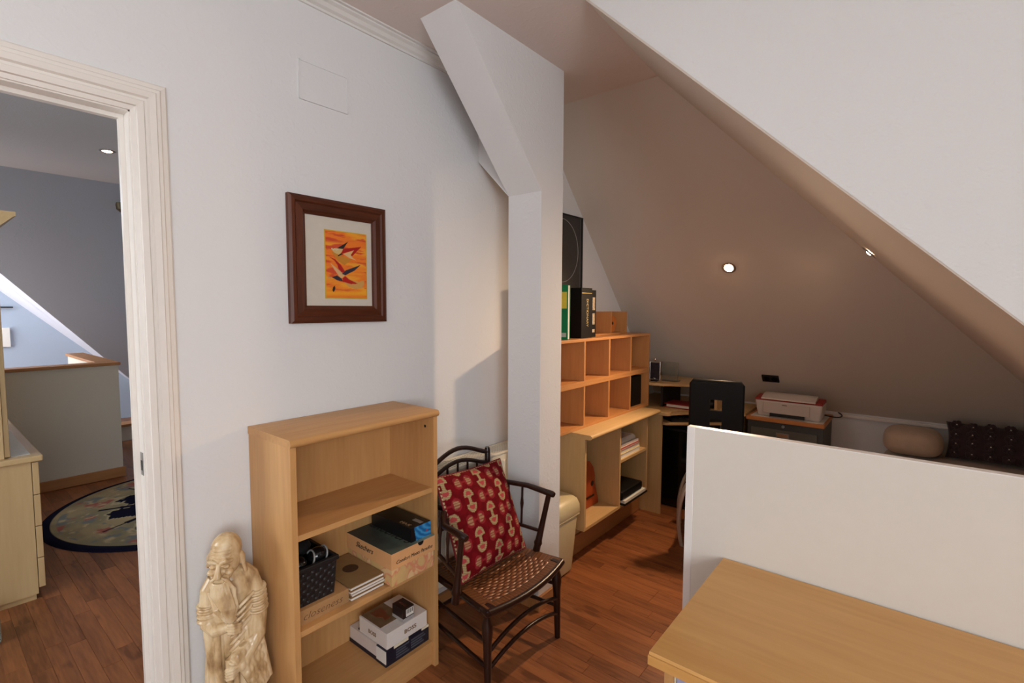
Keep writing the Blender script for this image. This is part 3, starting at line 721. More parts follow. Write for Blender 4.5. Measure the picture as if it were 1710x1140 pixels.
# ------------------------------------------------------------------ carved figurine of a bearded old man
def remeshed(b, voxel, smooth_it=2):
    bmesh.ops.recalc_face_normals(b.bm, faces=b.bm.faces[:])
    me = bpy.data.meshes.new('t'); b.bm.to_mesh(me); b.bm.free()
    o = bpy.data.objects.new('t', me); COL.objects.link(o)
    m = o.modifiers.new('r', 'REMESH'); m.mode = 'VOXEL'; m.voxel_size = voxel; m.use_smooth_shade = True
    s_ = o.modifiers.new('s', 'SMOOTH'); s_.iterations = smooth_it; s_.factor = .5
    dg = bpy.context.evaluated_depsgraph_get(); me2 = bpy.data.meshes.new_from_object(o.evaluated_get(dg))
    bpy.data.objects.remove(o); bpy.data.meshes.remove(me)
    bm = bmesh.new(); bm.from_mesh(me2); bpy.data.meshes.remove(me2)
    return bm
# local frame: x = to the figure's left as seen (picture right), y = depth away from viewer, z up. Faces -y.
b = MB()
b.tube([(0, 0, 0), (0, 0, .03)], [.085, .085], 24)                                   # base
b.tube([(.005, 0, .02), (.005, 0, .2), (0, 0, .36), (0, .0, .50), (-.004, 0, .585), (-.008, 0, .63), (-.012, 0, .66)], [.056, .050, .047, .047, .045, .036, .022], 28, flat=1.58)   # robe and torso
nh0 = len(b.bm.verts)
hc_ = Vector((-.016, -.014, .702))
b.ell(hc_, (.047, .050, .058), 24, 16); b.ell(hc_+Vector((.004, .008, .028)), (.044, .046, .050), 24, 16)    # skull
b.ell(hc_+Vector((-.004, -.020, -.03)), (.036, .034, .034))
for sx in (-1, 1):                                                                   # brows, cheeks, eyelids
    b.tube([hc_+Vector((sx*.006, -.048, .010)), hc_+Vector((sx*.020, -.049, .016)), hc_+Vector((sx*.036, -.036, .012))], [.006, .0085, .005], 8)
    b.ell(hc_+Vector((sx*.019, -.045, -.003)), (.0105, .008, .0075)); b.ell(hc_+Vector((sx*.025, -.043, -.022)), (.013, .013, .010))
    b.tube([hc_+Vector((sx*.010, -.051, .001)), hc_+Vector((sx*.019, -.053, -.0035)), hc_+Vector((sx*.028, -.047, .001))], .0022, 6)
b.tube([hc_+Vector((0, -.049, .010)), hc_+Vector((0, -.061, -.010)), hc_+Vector((0, -.068, -.024)), hc_+Vector((0, -.056, -.031))], [.006, .008, .012, .006], 10)   # nose
for sx in (-1, 1): b.ell(hc_+Vector((sx*.008, -.054, -.024)), (.005, .006, .005))
for k in range(4):                                                                    # forehead creases
    b.tube([hc_+Vector((x, -.047+abs(x)*.35+.010*k*.4, .026+.009*k)) for x in (-.028, -.012, .004, .02, .032)], .0018, 6)
for sx, ln in ((1, .07), (-1, .045)):                                                 # long ears
    p = hc_+Vector((sx*.046, .004, .010)); b.tube([p, p+Vector((sx*.003, .004, -.012)), p+Vector((sx*.004, .006, -ln*.6)), p+Vector((sx*.010, .004, -ln))], [.010, .012, .010, .008], 10, flat=.6)
mo = hc_+Vector((-.002, -.052, -.036)); b.ell(mo, (.010, .006, .0035)); b.ell(mo+Vector((0, .001, -.006)), (.008, .006, .003))   # lips
# beard: a tapering mass plus single strands
b.tube([mo+Vector((0, .012, -.008)), mo+Vector((.002, .002, -.05)), mo+Vector((.006, -.004, -.10)), mo+Vector((.010, -.004, -.145))], [.014, .016, .012, .005], 14, flat=1.8)
for k in range(9):
    a = -1+2*k/8; x0 = a*.026
    b.tube([mo+Vector((x0*.8, -.004-.010*(1-a*a), -.012)), mo+Vector((x0*1.05+.002, -.014-.008*(1-a*a), -.05)), mo+Vector((x0*.7+.006, -.016-.006*(1-a*a), -.10)), mo+Vector((x0*.15+.011, -.012, -.150))], [.003, .0042, .004, .002], 6)
for sx in (-1, 1):                                                                    # moustache
    for j in range(2):
        b.tube([mo+Vector((sx*.004, -.006, .005)), mo+Vector((sx*.020, -.004, -.006)), mo+Vector((sx*(.034+.004*j), .002, -.045)), mo+Vector((sx*(.030-.006*j), -.006, -.10)), mo+Vector((sx*.010+.010, -.010, -.150))], [.003, .006, .0065, .006, .002], 8)
b.bm.verts.ensure_lookup_table()
HR = Matrix.Translation(hc_) @ Matrix.Rotation(radians(-20), 4, 'Z') @ Matrix.Rotation(radians(7), 4, 'X') @ Matrix.Translation(-hc_)
for v_ in list(b.bm.verts)[nh0:]:
    k_ = sm(.56, .64, v_.co.z); v_.co = v_.co.lerp(HR @ v_.co, k_)
# shoulders, arms and sleeves
b.tube([(-.046, .004, .630), (-.064, .0, .600), (-.069, -.008, .55), (-.066, -.020, .50), (-.046, -.042, .485), (-.012, -.056, .492)], [.024, .024, .024, .025, .022, .014], 14)
b.tube([(.026, .006, .648), (.054, .004, .618), (.067, -.002, .565), (.074, -.010, .50), (.068, -.026, .43), (.030, -.055, .375), (-.004, -.062, .360)], [.024, .026, .028, .028, .026, .020, .013], 14)
for k in range(5):                                                                     # gathered cuffs on the upper arm
    z = .575-.016*k; b.tube([(.067+.031*cos(a)+.001*k, -.004-.002*k+.031*sin(a), z+.006*sin(a)) for a in [2*pi*i/14 for i in range(15)]], .0042, 6)
for k in range(4):
    z = .56-.016*k; b.tube([(-.069+.027*cos(a), -.010+.028*sin(a), z) for a in [2*pi*i/14 for i in range(15)]], .004, 6)
for k in range(9):                                                                     # ribs of the robe across the chest
    z = .560-.022*k; b.tube([(.062-.004*k, -.034, z+.016), (.040-.004*k, -.050, z+.004), (.018-.004*k, -.056, z-.012), (.004-.003*k, -.054, z-.018)], [.0050, .0065, .006, .004], 6)
# hand over the beard: palm and fingers
b.ell((-.004, -.064, .494), (.020, .012, .017))
for k in range(4): b.tube([(-.016, -.070, .506-.0085*k), (.002, -.078, .505-.0085*k), (.018, -.072, .502-.0085*k), (.022, -.062, .500-.0085*k)], [.0048, .0052, .0048, .004], 8)
b.tube([(-.012, -.070, .512), (.000, -.076, .520), (.010, -.072, .526)], [.0055, .005, .004], 8)
# lower hand holding a knotted staff
b.ell((-.006, -.070, .356), (.020, .013, .018))
for k in range(4): b.tube([(.012-.002*k, -.072, .368-.009*k), (-.006, -.084, .366-.009*k), (-.022, -.078, .362-.009*k), (-.026, -.066, .360-.009*k)], [.0050, .0054, .005, .004], 8)
b.tube([(.010, -.074, .374), (-.004, -.082, .382), (-.016, -.078, .388)], [.0055, .005, .004], 8)
b.tube([(-.016, -.060, .0), (-.018, -.064, .15), (-.014, -.068, .30), (-.016, -.066, .395)], [.011, .010, .009, .011], 10)
# hanging sleeve with quilted panels
def sleeve(u, v):
    p = Vector((.080, -.020, .455))*(1-u)*(1-v)+Vector((-.004, -.074, .405))*(1-v)*u+Vector((.100, -.022, .275))*(1-u)*v+Vector((.062, -.070, .255))*u*v
    return p
qv = []
for i in range(6):
    for j in range(5): b.ell(sleeve((i+.5)/6, (j+.5)/5)+Vector((0, -.006, 0)), (.0115, .010, .0165), 10, 8)
for i in range(4): b.tube([sleeve(.15+.25*i, t/6)+Vector((0, .004, 0)) for t in range(7)], .017, 10)
b.tube([sleeve(u/6, 1.0) for u in range(7)], .010, 8); b.tube([sleeve(1.0, v/6) for v in range(7)], .008, 8)
# long folds of the robe
for k in range(13):
    a = -pi*.98+pi*.96*k/12; rx = .076; x = .004+rx*cos(a); y = .048*sin(a)
    if abs(x) < .03 and k % 2: continue
    b.tube([(x*.96, y*.98, .47), (x*1.02, y*1.05-.004, .33), (x*1.04+.006*sin(k*2.1), y*1.08-.005, .18), (x*1.10, y*1.12-.003, .03)], [.003, .010, .011, .012], 8)
b.tube([(-.070, -.024, .49), (-.062, -.040, .40), (-.058, -.044, .30), (-.062, -.040, .16)], [.014, .014, .012, .010], 10)
b.tube([(-.046, -.046, .48), (-.044, -.052, .40), (-.040, -.052, .30), (-.044, -.048, .18)], [.010, .010, .010, .009], 10)
bm = remeshed(b, .0021, 1)
def carved():
    m, nt, p = newmat('antiqued_ivory_resin'); tc = N(nt, 'ShaderNodeTexCoord'); nz = N(nt, 'ShaderNodeTexNoise'); nz.inputs['Scale'].default_value = 26; nz.inputs['Detail'].default_value = 6
    mp = N(nt, 'ShaderNodeMapping'); mp.inputs['Scale'].default_value = (1, 1, .45); L(nt, tc.outputs['Object'], mp.inputs['Vector']); L(nt, mp.outputs[0], nz.inputs['Vector'])
    rp = N(nt, 'ShaderNodeValToRGB'); cr = rp.color_ramp; cr.elements[0].position = .28; cr.elements[0].color = C(150, 116, 78); cr.elements[1].position = .62; cr.elements[1].color = C(226, 204, 166)
    e = cr.elements.new(.45); e.color = C(204, 174, 130)
    L(nt, nz.outputs['Fac'], rp.inputs['Fac']); L(nt, rp.outputs['Color'], p.inputs['Base Color']); p.inputs['Roughness'].default_value = .22
    return m
fg = mk('carved_figurine', bm, carved(), None, smooth=True, origin=True, label='carved ivory coloured figurine of a bearded old man in robes', cat='figurine')
FIG_LOC = (-1.690, .637, 0.0)
fg.location = FIG_LOC; fg.rotation_euler = (0, 0, radians(70))

# ------------------------------------------------------------------ cane seat armchair
ac = thing('cane_armchair', 'low dark wood armchair with woven cane seat', 'chair', (-1.40, 1.58, 0))
SZ = .368
FLp, FRp, BLp, BRp = Vector((-1.205, 1.34, 0)), Vector((-1.205, 1.838, 0)), Vector((-1.60, 1.405, 0)), Vector((-1.60, 1.795, 0))
def turned(name, p0, p1, prof, mat=DARKW, n=12):
    p0, p1 = Vector(p0), Vector(p1)
    return mk(name, MB().tube([p0.lerp(p1, t) for t, r in prof], [r for t, r in prof], n), mat, ac, smooth=60)
legp = [(0, .0125), (.30, .015), (.62, .017), (.74, .022), (.82, .021), (.90, .013), (.93, .016), (1, .018)]
turned('front_leg', FLp+Vector((-.012, .012, 0)), FLp+Vector((-.02, .016, SZ-.01)), legp)
turned('front_leg', FRp+Vector((-.012, -.012, 0)), FRp+Vector((-.02, -.016, SZ-.01)), legp)
for p, s_ in ((BLp, -1), (BRp, 1)):
    mk('back_post', MB().tube([(p.x+.03, p.y, 0), (p.x+.012, p.y, .2), (p.x, p.y, SZ), (p.x-.012, p.y, .6), (p.x-.020, p.y, .80), (p.x-.020, p.y, .815)], [.015, .016, .017, .014, .0145, .0105], 12), DARKW, ac, smooth=60)
# seat frame rails
def bow(p0, p1, sag, out, n=10):
    r = []
    for i in range(n+1):
        t = i/n; k = 4*t*(1-t); p = p0.lerp(p1, t); r.append(Vector((p.x+out*k, p.y, SZ-.014-sag*k)))
    return r
mk('seat_rail', MB().tube(bow(FLp, FRp, .010, .026), .0145, 10, flat=1.0), DARKW, ac, smooth=60)
mk('seat_rail', MB().tube([FLp+Vector((0, 0, SZ-.014)), BLp+Vector((0, 0, SZ-.018))], .0135, 10), DARKW, ac, smooth=60)
mk('seat_rail', MB().tube([FRp+Vector((0, 0, SZ-.014)), BRp+Vector((0, 0, SZ-.018))], .0135, 10), DARKW, ac, smooth=60)
mk('seat_rail', MB().tube([BLp+Vector((0, 0, SZ-.018)), BRp+Vector((0, 0, SZ-.018))], .0135, 10), DARKW, ac, smooth=60)
for p, sy in ((FLp, 1), (FRp, -1)):
    mk('corner_block', MB().box(p.x-.042, p.x+.008, min(p.y-.008*sy, p.y+.042*sy), max(p.y-.008*sy, p.y+.042*sy), SZ-.03, SZ-.002, .006), DARKW, ac)
# woven seat
def seatpt(u, v):     # u: 0 left..1 right (along y), v: 0 back..1 front
    a = BLp.lerp(BRp, u); c = FLp.lerp(FRp, u); k = 4*u*(1-u)
    x = a.x*(1-v)+(c.x+.026*k-.002)*v; y = a.y*(1-v)+c.y*v
    z = SZ-.002-.010*k*v-.012*sin(pi*v)*sin(pi*u)
    return x, y, z
def weave(u, v):
    e = min(u, 1-u); bl = .10
    if e < bl or v > .90 or v < .06:                # wrapped border strands
        s_ = v*62 if e < bl and not v > .90 else u*74
        return .0016*abs(sin(pi*s_)), 0
    a = (v-.06)/.84*22; c = (u-bl)/(1-2*bl)*9
    ph = (int(a) % 2)*.5
    h = abs(sin(pi*a))**.6*(.74+.26*sin(2*pi*(c+ph)))
    return .0050*h, h
b = MB(); nu, nv = 180, 170; info = []
def sp_(u, v):
    x, y, z = seatpt(u, v); h, q_ = weave(u, v); info.append((u, v, h)); return (x, y, z+h)
b.grid(sp_, nu, nv)
so = mk('woven_cane_seat', b, CANE, ac, smooth=True, label='glossy brown woven cane seat')
def canec(i, co):
    u, v, h = info[i]; e = min(u, 1-u)
    if e < .10 or v > .90 or v < .06:
        s_ = v*62 if e < .10 and not v > .90 else u*74
        return mix((60, 34, 17), (150, 96, 54), abs(sin(pi*s_))**.6*(.75+.25*sin(int(s_)*2.3)))
    n = fbm(u*40, v*40, 2, 2)
    return mix((50, 26, 13), (158, 92, 46), sm(.0002, .0040, h)*(.85+.3*n))
paint(so, canec)
# back: arched rails, spindles
def arch(z, rise, n=14):
    return [Vector((BLp.x-.018-.012*4*t*(1-t), BLp.y+(BRp.y-BLp.y)*t, z+rise*sin(pi*t)**1.3)) for t in [i/n for i in range(n+1)]]
mk('crest_rail', MB().tube(arch(.792, .055), .0105, 10), DARKW, ac, smooth=60)
mk('back_rail', MB().tube(arch(.738, .050), .0095, 10), DARKW, ac, smooth=60)
mk('back_rail', MB().tube(arch(.50, .0), .009, 10), DARKW, ac, smooth=60)
for k in range(5):
    t = (k+1)/6; y = BLp.y+(BRp.y-BLp.y)*t
    turned('back_spindle', (BLp.x-.03, y, .50), (BLp.x-.028, y, .738+.05*sin(pi*t)**1.3), [(0, .005), (.4, .006), (.5, .0085), (.6, .006), (1, .005)])
# arms
for s_, yb, yf, xf, az in ((-1, BLp.y, 1.302, -1.285, -.014), (1, BRp.y, 1.835, -1.262, 0)):
    mk('armrest', MB().tube([(BLp.x-.006, yb, .655), (-1.50, yb+s_*.008, .665+az*.5), (-1.40, yf, .662+az), (xf, yf+s_*.004, .652+az), (xf+.010, yf+s_*.004, .650+az)], [.010, .0115, .0125, .0145, .012], 12), DARKW, ac, smooth=60)
    turned('arm_post', (-1.345, yf-s_*.004, SZ-.01), (xf-.018, yf+s_*.003, .648+az), [(0, .017), (.12, .016), (.16, .020), (.22, .0155), (.6, .0125), (1, .012)])
    mk('arm_rail', MB().tube([(BLp.x-.004, yb, .475), (-1.322, yf-s_*.002, .465)], .0085, 10), DARKW, ac, smooth=60)
    for xk in (-1.50, -1.425):
        t = (xk-BLp.x)/(-1.322-BLp.x); y = yb+(yf-yb)*t
        turned('arm_spindle', (xk, y, .47), (xk+.006, y, .662), [(0, .0055), (.4, .0055), (.55, .0085), (.7, .0055), (1, .0055)])
# stretchers
def sag(p0, p1, dz, n=12, dx=0):
    p0, p1 = Vector(p0), Vector(p1); return [p0.lerp(p1, i/n)+Vector((dx*4*(i/n)*(1-i/n), 0, dz*4*(i/n)*(1-i/n))) for i in range(n+1)]
for z in (.115, .185):
    mk('front_stretcher', MB().tube(sag((-1.217, 1.352, z), (-1.217, 1.826, z), .045), .0085, 10), DARKW, ac, smooth=60)
for (pa, pb) in ((FLp, BLp), (FRp, BRp)):
    for z in (.14, .24): mk('side_stretcher', MB().tube([(pa.x-.015, pa.y, z), (pb.x+.012, pb.y, z)], .0085, 10), DARKW, ac, smooth=60)
mk('rear_stretcher', MB().tube([(BLp.x+.015, BLp.y, .18), (BRp.x+.015, BRp.y, .18)], .0085, 10), DARKW, ac, smooth=60)

# red patterned cushion leaning on the chair back
cu = thing('patterned_cushion', 'square red cushion with cream horse-bit pattern on the cane chair', 'cushion', (-1.45, 1.58, SZ))
CW, CHh, CT = .450, .425, .115
def cush_shape(nu, nv, sgn):
    info = []
    def f(u, v):
        a, c = 2*u-1, 2*v-1
        k = max(0, (1-abs(a)**2.6))*max(0, (1-abs(c)**2.6)); th = sgn*CT/2*k**.55
        pin = 1-.035*(1-abs(c)**2)*abs(a)**3; pin2 = 1-.035*(1-abs(a)**2)*abs(c)**3
        info.append((u, v)); return (a*CW/2*pin, th, c*CHh/2*pin2)
    return f, info
lean = radians(24); twist = radians(5)
# local cushion frame -> world: width along +y, thickness along x (front = +x), height up, leaning back
Mc = Matrix.Translation((-1.462, 1.590, SZ+.190+.024)) @ Matrix.Rotation(radians(90)+twist, 4, 'Z') @ Matrix.Rotation(lean, 4, 'X').inverted() @ Matrix.Rotation(radians(4), 4, 'Y')
def half(x, y, up_):     # half disc with flat side, in units of its radius
    r = hypot(x, y); return r < 1 and ((y > -.05) if up_ else (y < .05))
def motif(x, y):
    """x,y in cm, upright horse-bit: returns 0 none, 1 cream, 2 pink"""
    for sy in (1, -1):
        X, Y = x/2.75, (y*sy-1.7)/3.4
        if -.05 <= Y <= 1 and hypot(X, Y) < 1:
            if hypot(X*1.75, (Y-.10)*1.75) < 1 and Y > .14: return 2
            return 1
    if abs(x) < .75 and abs(y) < 1.8: return 1
    if abs(x) < 1.3 and abs(abs(y)-1.5) < .3: return 1
    return 0
def cushc(u, v):
    x = (u-.5)*CW*100; y = (v-.5)*CHh*100
    red = mix((100, 10, 17), (116, 14, 23), sm(-.3, .3, fbm(x*.3, y*.3)))
    if abs(x) > CW*50-.5 or abs(y) > CHh*50-.5:
        return (200, 180, 140) if (int((x+y)*1.3) % 2) else (110, 20, 26)
    colw, per = 10.4, 16.4
    ci = round(x/colw); dx = x-ci*colw; yy = y-(ci % 2)*per/2
    k = round(yy/per); dy = yy-k*per
    m = motif(dx, dy)
    dash = .80+.20*(1 if int(y*2.2+x) % 2 else 0)
    if m == 1: return tuple(c*dash for c in (180, 158, 114))
    if m == 2: return (176, 70, 72)
    k2 = round((yy-per/2)/per); dy2 = yy-per/2-k2*per
    m2 = motif(dy2*1.45, dx*1.08)
    if m2 == 1: return mix((180, 158, 114), red, .15 if (abs(dx) > 1.8 and int(y*2.0) % 2 == 0) else .55) if abs(dx) > 1.8 else mix((170, 60, 66), red, .45)
    if m2 == 2: return mix((180, 158, 114), red, .2 if int(y*2.0) % 2 == 0 else .5)
    if m2 == 0 and hypot(dy2/2.7, (abs(dx)-3.2)/2.4) < 1: return mix(red, (176, 70, 76), .45)
    return red
f, info1 = cush_shape(150, 150, -1)
b = MB(); b.grid(f, 150, 150); b.bm.transform(Mc)
co_ = mk('front_cover', b, FABRIC, cu, smooth=True); paint(co_, lambda i, c: cushc(*info1[i]))
f, info2 = cush_shape(40, 40, 1)
b = MB(); b.grid(f, 40, 40); b.bm.transform(Mc); mk('back_cover', b, plain('red_cloth', C(120, 16, 24), .9, bump=.2), cu, smooth=True)
pp = []
fF, _ = cush_shape(1, 1, 1)
for t in range(0, 41): pp.append((t/40, 0))
for t in range(1, 41): pp.append((1, t/40))
for t in range(1, 41): pp.append((1-t/40, 1))
for t in range(1, 41): pp.append((0, 1-t/40))
b = MB(); b.tube([fF(*p_) for p_ in pp], .004, 6); b.bm.transform(Mc); mk('piping', b, plain('red_piping', C(112, 18, 24), .9), cu, smooth=True)

# ------------------------------------------------------------------ desk and white divider in the foreground
dk = thing('desk', 'beech topped desk standing against the white divider', 'desk', (0.3, 1.28, 0))
tp = [(1.012, .712), (1.010, .716), (1.010, .732), (1.016, .740), (1.553, .740), (1.553, .712)]
mk('desk_top', MB().prism(tp, 'x', -.432, 1.25), DX, dk, label='beech desk top')
bx('edge_band', -.4325, 1.25, 1.008, 1.012, .714, .735, DX, dk)
bx('side_panel', -.405, -.383, 1.035, 1.54, 0, .712, BZ, dk, bev=.001)
bx('side_panel', 1.2, 1.222, 1.035, 1.54, 0, .712, BZ, dk, bev=.001)
lil = plain('lilac_laminate', C(164, 164, 196), .5, var=.01)
for z0, z1 in ((.50, .700), (.28, .495), (.06, .275)):
    dr = bx('drawer_front', -.379, .02, 1.040, 1.058, z0, z1, lil, dk, bev=.002)
    bx('handle', -.23, -.13, 1.022, 1.034, (z0+z1)/2-.006, (z0+z1)/2+.006, STEEL, dr, bev=.003)
bx('drawer_carcass', -.379, .02, 1.06, 1.52, .05, .705, BZ, dk)
bx('drawer_edge', -.382, -.3795, 1.036, 1.06, .05, .705, plain('cream_edge', C(232, 220, 190), .4), dk)
dv = thing('white_divider', 'tall white laminate divider panel behind the desk', 'divider', (0.4, 1.572, 0))
bx('panel', -.532, 1.35, 1.560, 1.584, 0, 1.1245, WHITE2, dv)
bx('edge_strip', -.556, -.532, 1.5585, 1.586, 0, 1.127, WHITE3, dv, bev=.0015)
bx('top_band', -.532, 1.35, 1.5595, 1.5845, 1.1245, 1.127, WHITE3, dv)

# ------------------------------------------------------------------ rear alcove: pigeonhole shelves on the low cabinet
UX0, UX1 = -1.797, -1.54
def pigeon(label, z0, z1):
    t = thing('pigeonhole_shelf', label, 'shelf unit', (-1.67, 2.88, z0), group='stacked pigeonhole shelves')
    y0, y1 = 2.205, 3.494
    bx('bottom_board', UX0, UX1, y0, y1, z0, z0+.016, OY, t, bev=.001)
    bx('top_board', UX0, UX1, y0, y1, z1-.016, z1, OY, t, bev=.001)
    bx('back_panel', UX0, UX0+.005, y0, y1, z0+.016, z1-.016, OZ, t)
    for y in (2.205, 2.567, 2.873, 3.179, 3.478):
        bx('divider' if 2.3 < y < 3.4 else 'end_panel', UX0, UX1, y, y+.016, z0+.016, z1-.016, OZ, t)
    return t
pigeon('lower orange wood pigeonhole shelf, standing on the low cabinet', .7755, 1.044)
pigeon('upper orange wood pigeonhole shelf, carrying books and a small box', 1.0445, 1.313)
bx('black_box_file', -1.78, -1.575, 3.21, 3.44, .792, 1.005, BLACKL, None, bev=.004, label='black box file in a lower pigeonhole next to the desk', cat='box file')

lc = thing('low_cabinet', 'low maple cabinet with projecting ledge under the pigeonholes', 'cabinet', (-1.62, 2.87, 0))
CX = -1.45
lp = [(UX0, .748), (-1.418, .748), (-1.408, .754), (-1.405, .761), (-1.408, .769), (-1.418, .775), (UX0, .775)]
mk('ledge', MB().prism(lp, 'y', 2.44, 3.40), MY, lc, smooth=50)
bx('side_panel', UX0, CX, 2.44, 2.458, .205, .748, MZ, lc)
bx('side_panel', UX0, CX, 3.275, 3.293, .205, .748, MZ, lc)
bx('divider', UX0, CX, 2.868, 2.886, .205, .748, MZ, lc)
bx('bottom_board', UX0, CX, 2.458, 2.868, .205, .223, MY, lc)
bx('bottom_board', UX0, CX, 2.886, 3.275, .205, .223, MY, lc)
bx('shelf', UX0, CX-.004, 2.886, 3.275, .500, .518, MY, lc)
bx('back_panel', UX0, UX0+.005, 2.458, 3.275, .223, .748, MZ, lc)
bx('support', UX0, -1.577, 2.46, 3.27, 0, .205, MZ, lc)
# papers, folder, red wooden thing
zz = .5185
for i, (nm, lab, h, col, dx, dy, mat) in enumerate((
   ('book', 'thick white paperback lying lowest on the cabinet shelf', .028, (222, 214, 190), 0, 0, None),
   ('book', 'yellow edged book second in the cabinet paper pile', .022, (206, 180, 90), -.006, .012, None),
   ('magazine', 'red edged magazine in the cabinet paper pile', .012, (176, 60, 40), -.004, -.004, None),
   ('magazine', 'glossy magazine near the top of the cabinet paper pile', .014, (196, 190, 190), -.012, .006, None),
   ('newspaper', 'folded newspaper topmost in the cabinet paper pile', .034, (214, 200, 186), -.02, -.01, None))):
    t = thing(nm, lab, 'book' if nm == 'book' else nm, (-1.58, 3.05, zz), group='papers on the cabinet shelf')
    x0, x1, y0, y1 = -1.70+dx, -1.465+dx, 2.90+dy, 3.20+dy
    if nm == 'newspaper':
        pr = [(x0, zz), (x1-.02, zz), (x1-.004, zz+.008), (x1, zz+.017), (x1-.004, zz+.026), (x1-.02, zz+.034), (x0, zz+.034)]
        mk('folded_sheets', MB().prism(pr, 'y', y0, y1-.02), PAPER, t, smooth=50); mk('outer_sheet', MB().box(x0, x1-.02, y0+.02, y1-.04, zz+.034, zz+.036), plain('newsprint', C(206, 190, 176), .8, var=.15, scale=80), t)
    else:
        bx('pages', x0, x1-.003, y0+.002, y1-.002, zz+.0015, zz+h-.0015, PAPER, t)
        for a in (zz, zz+h-.0015): bx('cover', x0, x1, y0, y1, a, a+.0015, plain('cover_%d_%d' % (i, int(a*1e4)), C(*col), .5), t)
    zz += h+.0005 if nm != 'newspaper' else .036
fo = thing('black_folder', 'black folder with loose papers on the cabinet floor', 'folder', (-1.58, 3.03, .2235))
b = MB().hexa([(-1.75, 2.90, .2235), (-1.42, 2.895, .2235), (-1.42, 3.235, .2235), (-1.75, 3.235, .2235), (-1.75, 2.90, .232), (-1.42, 2.895, .232), (-1.42, 3.235, .232), (-1.75, 3.235, .232)]); mk('lower_cover', b, BLACKL, fo)
bx('papers', -1.74, -1.428, 2.91, 3.225, .232, .250, PAPER, fo)
mk('upper_cover', MB().box(-1.75, -1.44, 2.892, 3.20, .250, .308, .012), BLACKL, fo)
rg = thing('red_wooden_guitar', 'red-brown wooden toy instrument with dark sound hole in the cabinet', 'instrument', (-1.60, 2.70, .2235))
ol = [(2.56, .2240), (2.845, .2240), (2.835, .27), (2.808, .33), (2.790, .37), (2.796, .42), (2.775, .48), (2.73, .525), (2.66, .545), (2.58, .53)]
mk('body', MB().prism(ol, 'x', -1.63, -1.585, .004), wood('red_brown_wood', C(150, 62, 26), C(176, 80, 36), 'z'), rg)
mk('sound_hole', MB().disc((-1.585, 2.760, .375), (1, 0, 0), .018, .001, 16), BLACK, rg)
mk('bridge', MB().box(-1.585, -1.579, 2.69, 2.78, .29, .30), DARKW, rg)

# on top of the pigeonholes
TZ = 1.3135
def book(label, x0, x1, y0, y1, h, cov, grp='books on the pigeonhole shelf', spine='x', name='book'):
    t = thing(name, label, 'book', ((x0+x1)/2, (y0+y1)/2, TZ), group=grp)
    m = plain('cover_'+label[:14], C(*[c*.75 for c in cov]) if max(cov) < 30 else C(*cov), .6, var=.05, spec=.15)
    bx('cover', x0, x1, y0, y0+.003, TZ, TZ+h, m, t); bx('cover', x0, x1, y1-.003, y1, TZ, TZ+h, m, t)
    if spine == 'x': bx('spine', x1-.003, x1+.001, y0, y1, TZ, TZ+h, m, t, bev=.001); bx('pages', x0+.004, x1-.003, y0+.003, y1-.003, TZ+.003, TZ+h-.004, PAPER, t)
    return t
g = book('large green book with a yellow panel on its cover', -1.77, -1.565, 2.42, 2.445, .315, (24, 120, 74), spine='')
bx('pages', -1.766, -1.567, 2.423, 2.442, TZ+.003, TZ+.312, PAPER, g)
bx('yellow_panel', -1.70, -1.572, 2.4188, 2.42, TZ+.18, TZ+.275, plain('yellow_print', C(212, 192, 60), .5), g)
bx('white_label', -1.62, -1.575, 2.4188, 2.42, TZ+.015, TZ+.04, plain('white_print', C(180, 190, 180), .5), g)
t = book('yellow backed paperback next to the green book', -1.77, -1.60, 2.47, 2.482, .21, (206, 150, 50))
t = book('thin white booklet beside the green book', -1.77, -1.59, 2.45, 2.456, .24, (214, 206, 160))
t = book('thick black dictionary with gilt lettering on its spine', -1.79, -1.585, 2.60, 2.725, .305, (20, 18, 20))
text('lettering', 'DICTIONARY', .030, GOLD, t, (-1.5835, 2.660, TZ+.24), (0, 0, -1), (0, 1, 0), width=.17)
bx('spine_band', -1.5845, -1.5835, 2.603, 2.722, TZ+.272, TZ+.275, GOLD, t)
t = book('black reference book with pale lettering by the small wooden box', -1.79, -1.60, 2.74, 2.80, .295, (20, 19, 20))
for z_, l_ in ((.17, .08), (.08, .07), (.03, .02)): bx('spine_print', -1.599, -1.5982, 2.756, 2.784, TZ+z_, TZ+z_+l_, plain('pale_print_%d' % int(z_*100), C(190, 170, 140), .5, var=.5, scale=160), t)
sbx = thing('wooden_cd_box', 'small two-compartment orange wood box on the pigeonhole shelf', 'box', (-1.70, 3.22, TZ))
y0, y1, zt = 2.83, 3.352, TZ+.158
bx('bottom_board', -1.795, -1.655, y0, y1, TZ, TZ+.010, OY, sbx)
bx('back_panel', -1.797, -1.793, y0, y1, TZ, zt, OZ, sbx)
for y in (y0, 3.11, y1-.008): bx('divider', -1.793, -1.655, y, y+.008, TZ+.010, zt, OZ, sbx)
wf = thing('wooden_disc', 'round orange wooden disc with a dark hole in the small box', 'ornament', (-1.71, 3.22, TZ+.0105))
mk('disc', MB().prism([(3.20+.055*cos(a)*(1 if a < pi else .8)+.03, TZ+.0105+.06+.055*sin(a)*1.05) for a in [2*pi*k/20 for k in range(20)]], 'x', -1.72, -1.705), wood('orange_ply', C(200, 110, 44), C(216, 130, 60), 'z'), wf)
mk('hole', MB().disc((-1.705, 3.225, TZ+.075), (1, 0, 0), .012, .001, 12), BLACK, wf)
bp_ = thing('dark_framed_print', 'dark framed print with a thin pale circle behind the books', 'picture', (-1.78, 2.7, TZ+.02))
bx('board', -1.797, -1.785, 2.46, 2.925, 1.60, 2.092, plain('charcoal_print', C(48, 46, 46), .4, var=.1, scale=60), bp_)
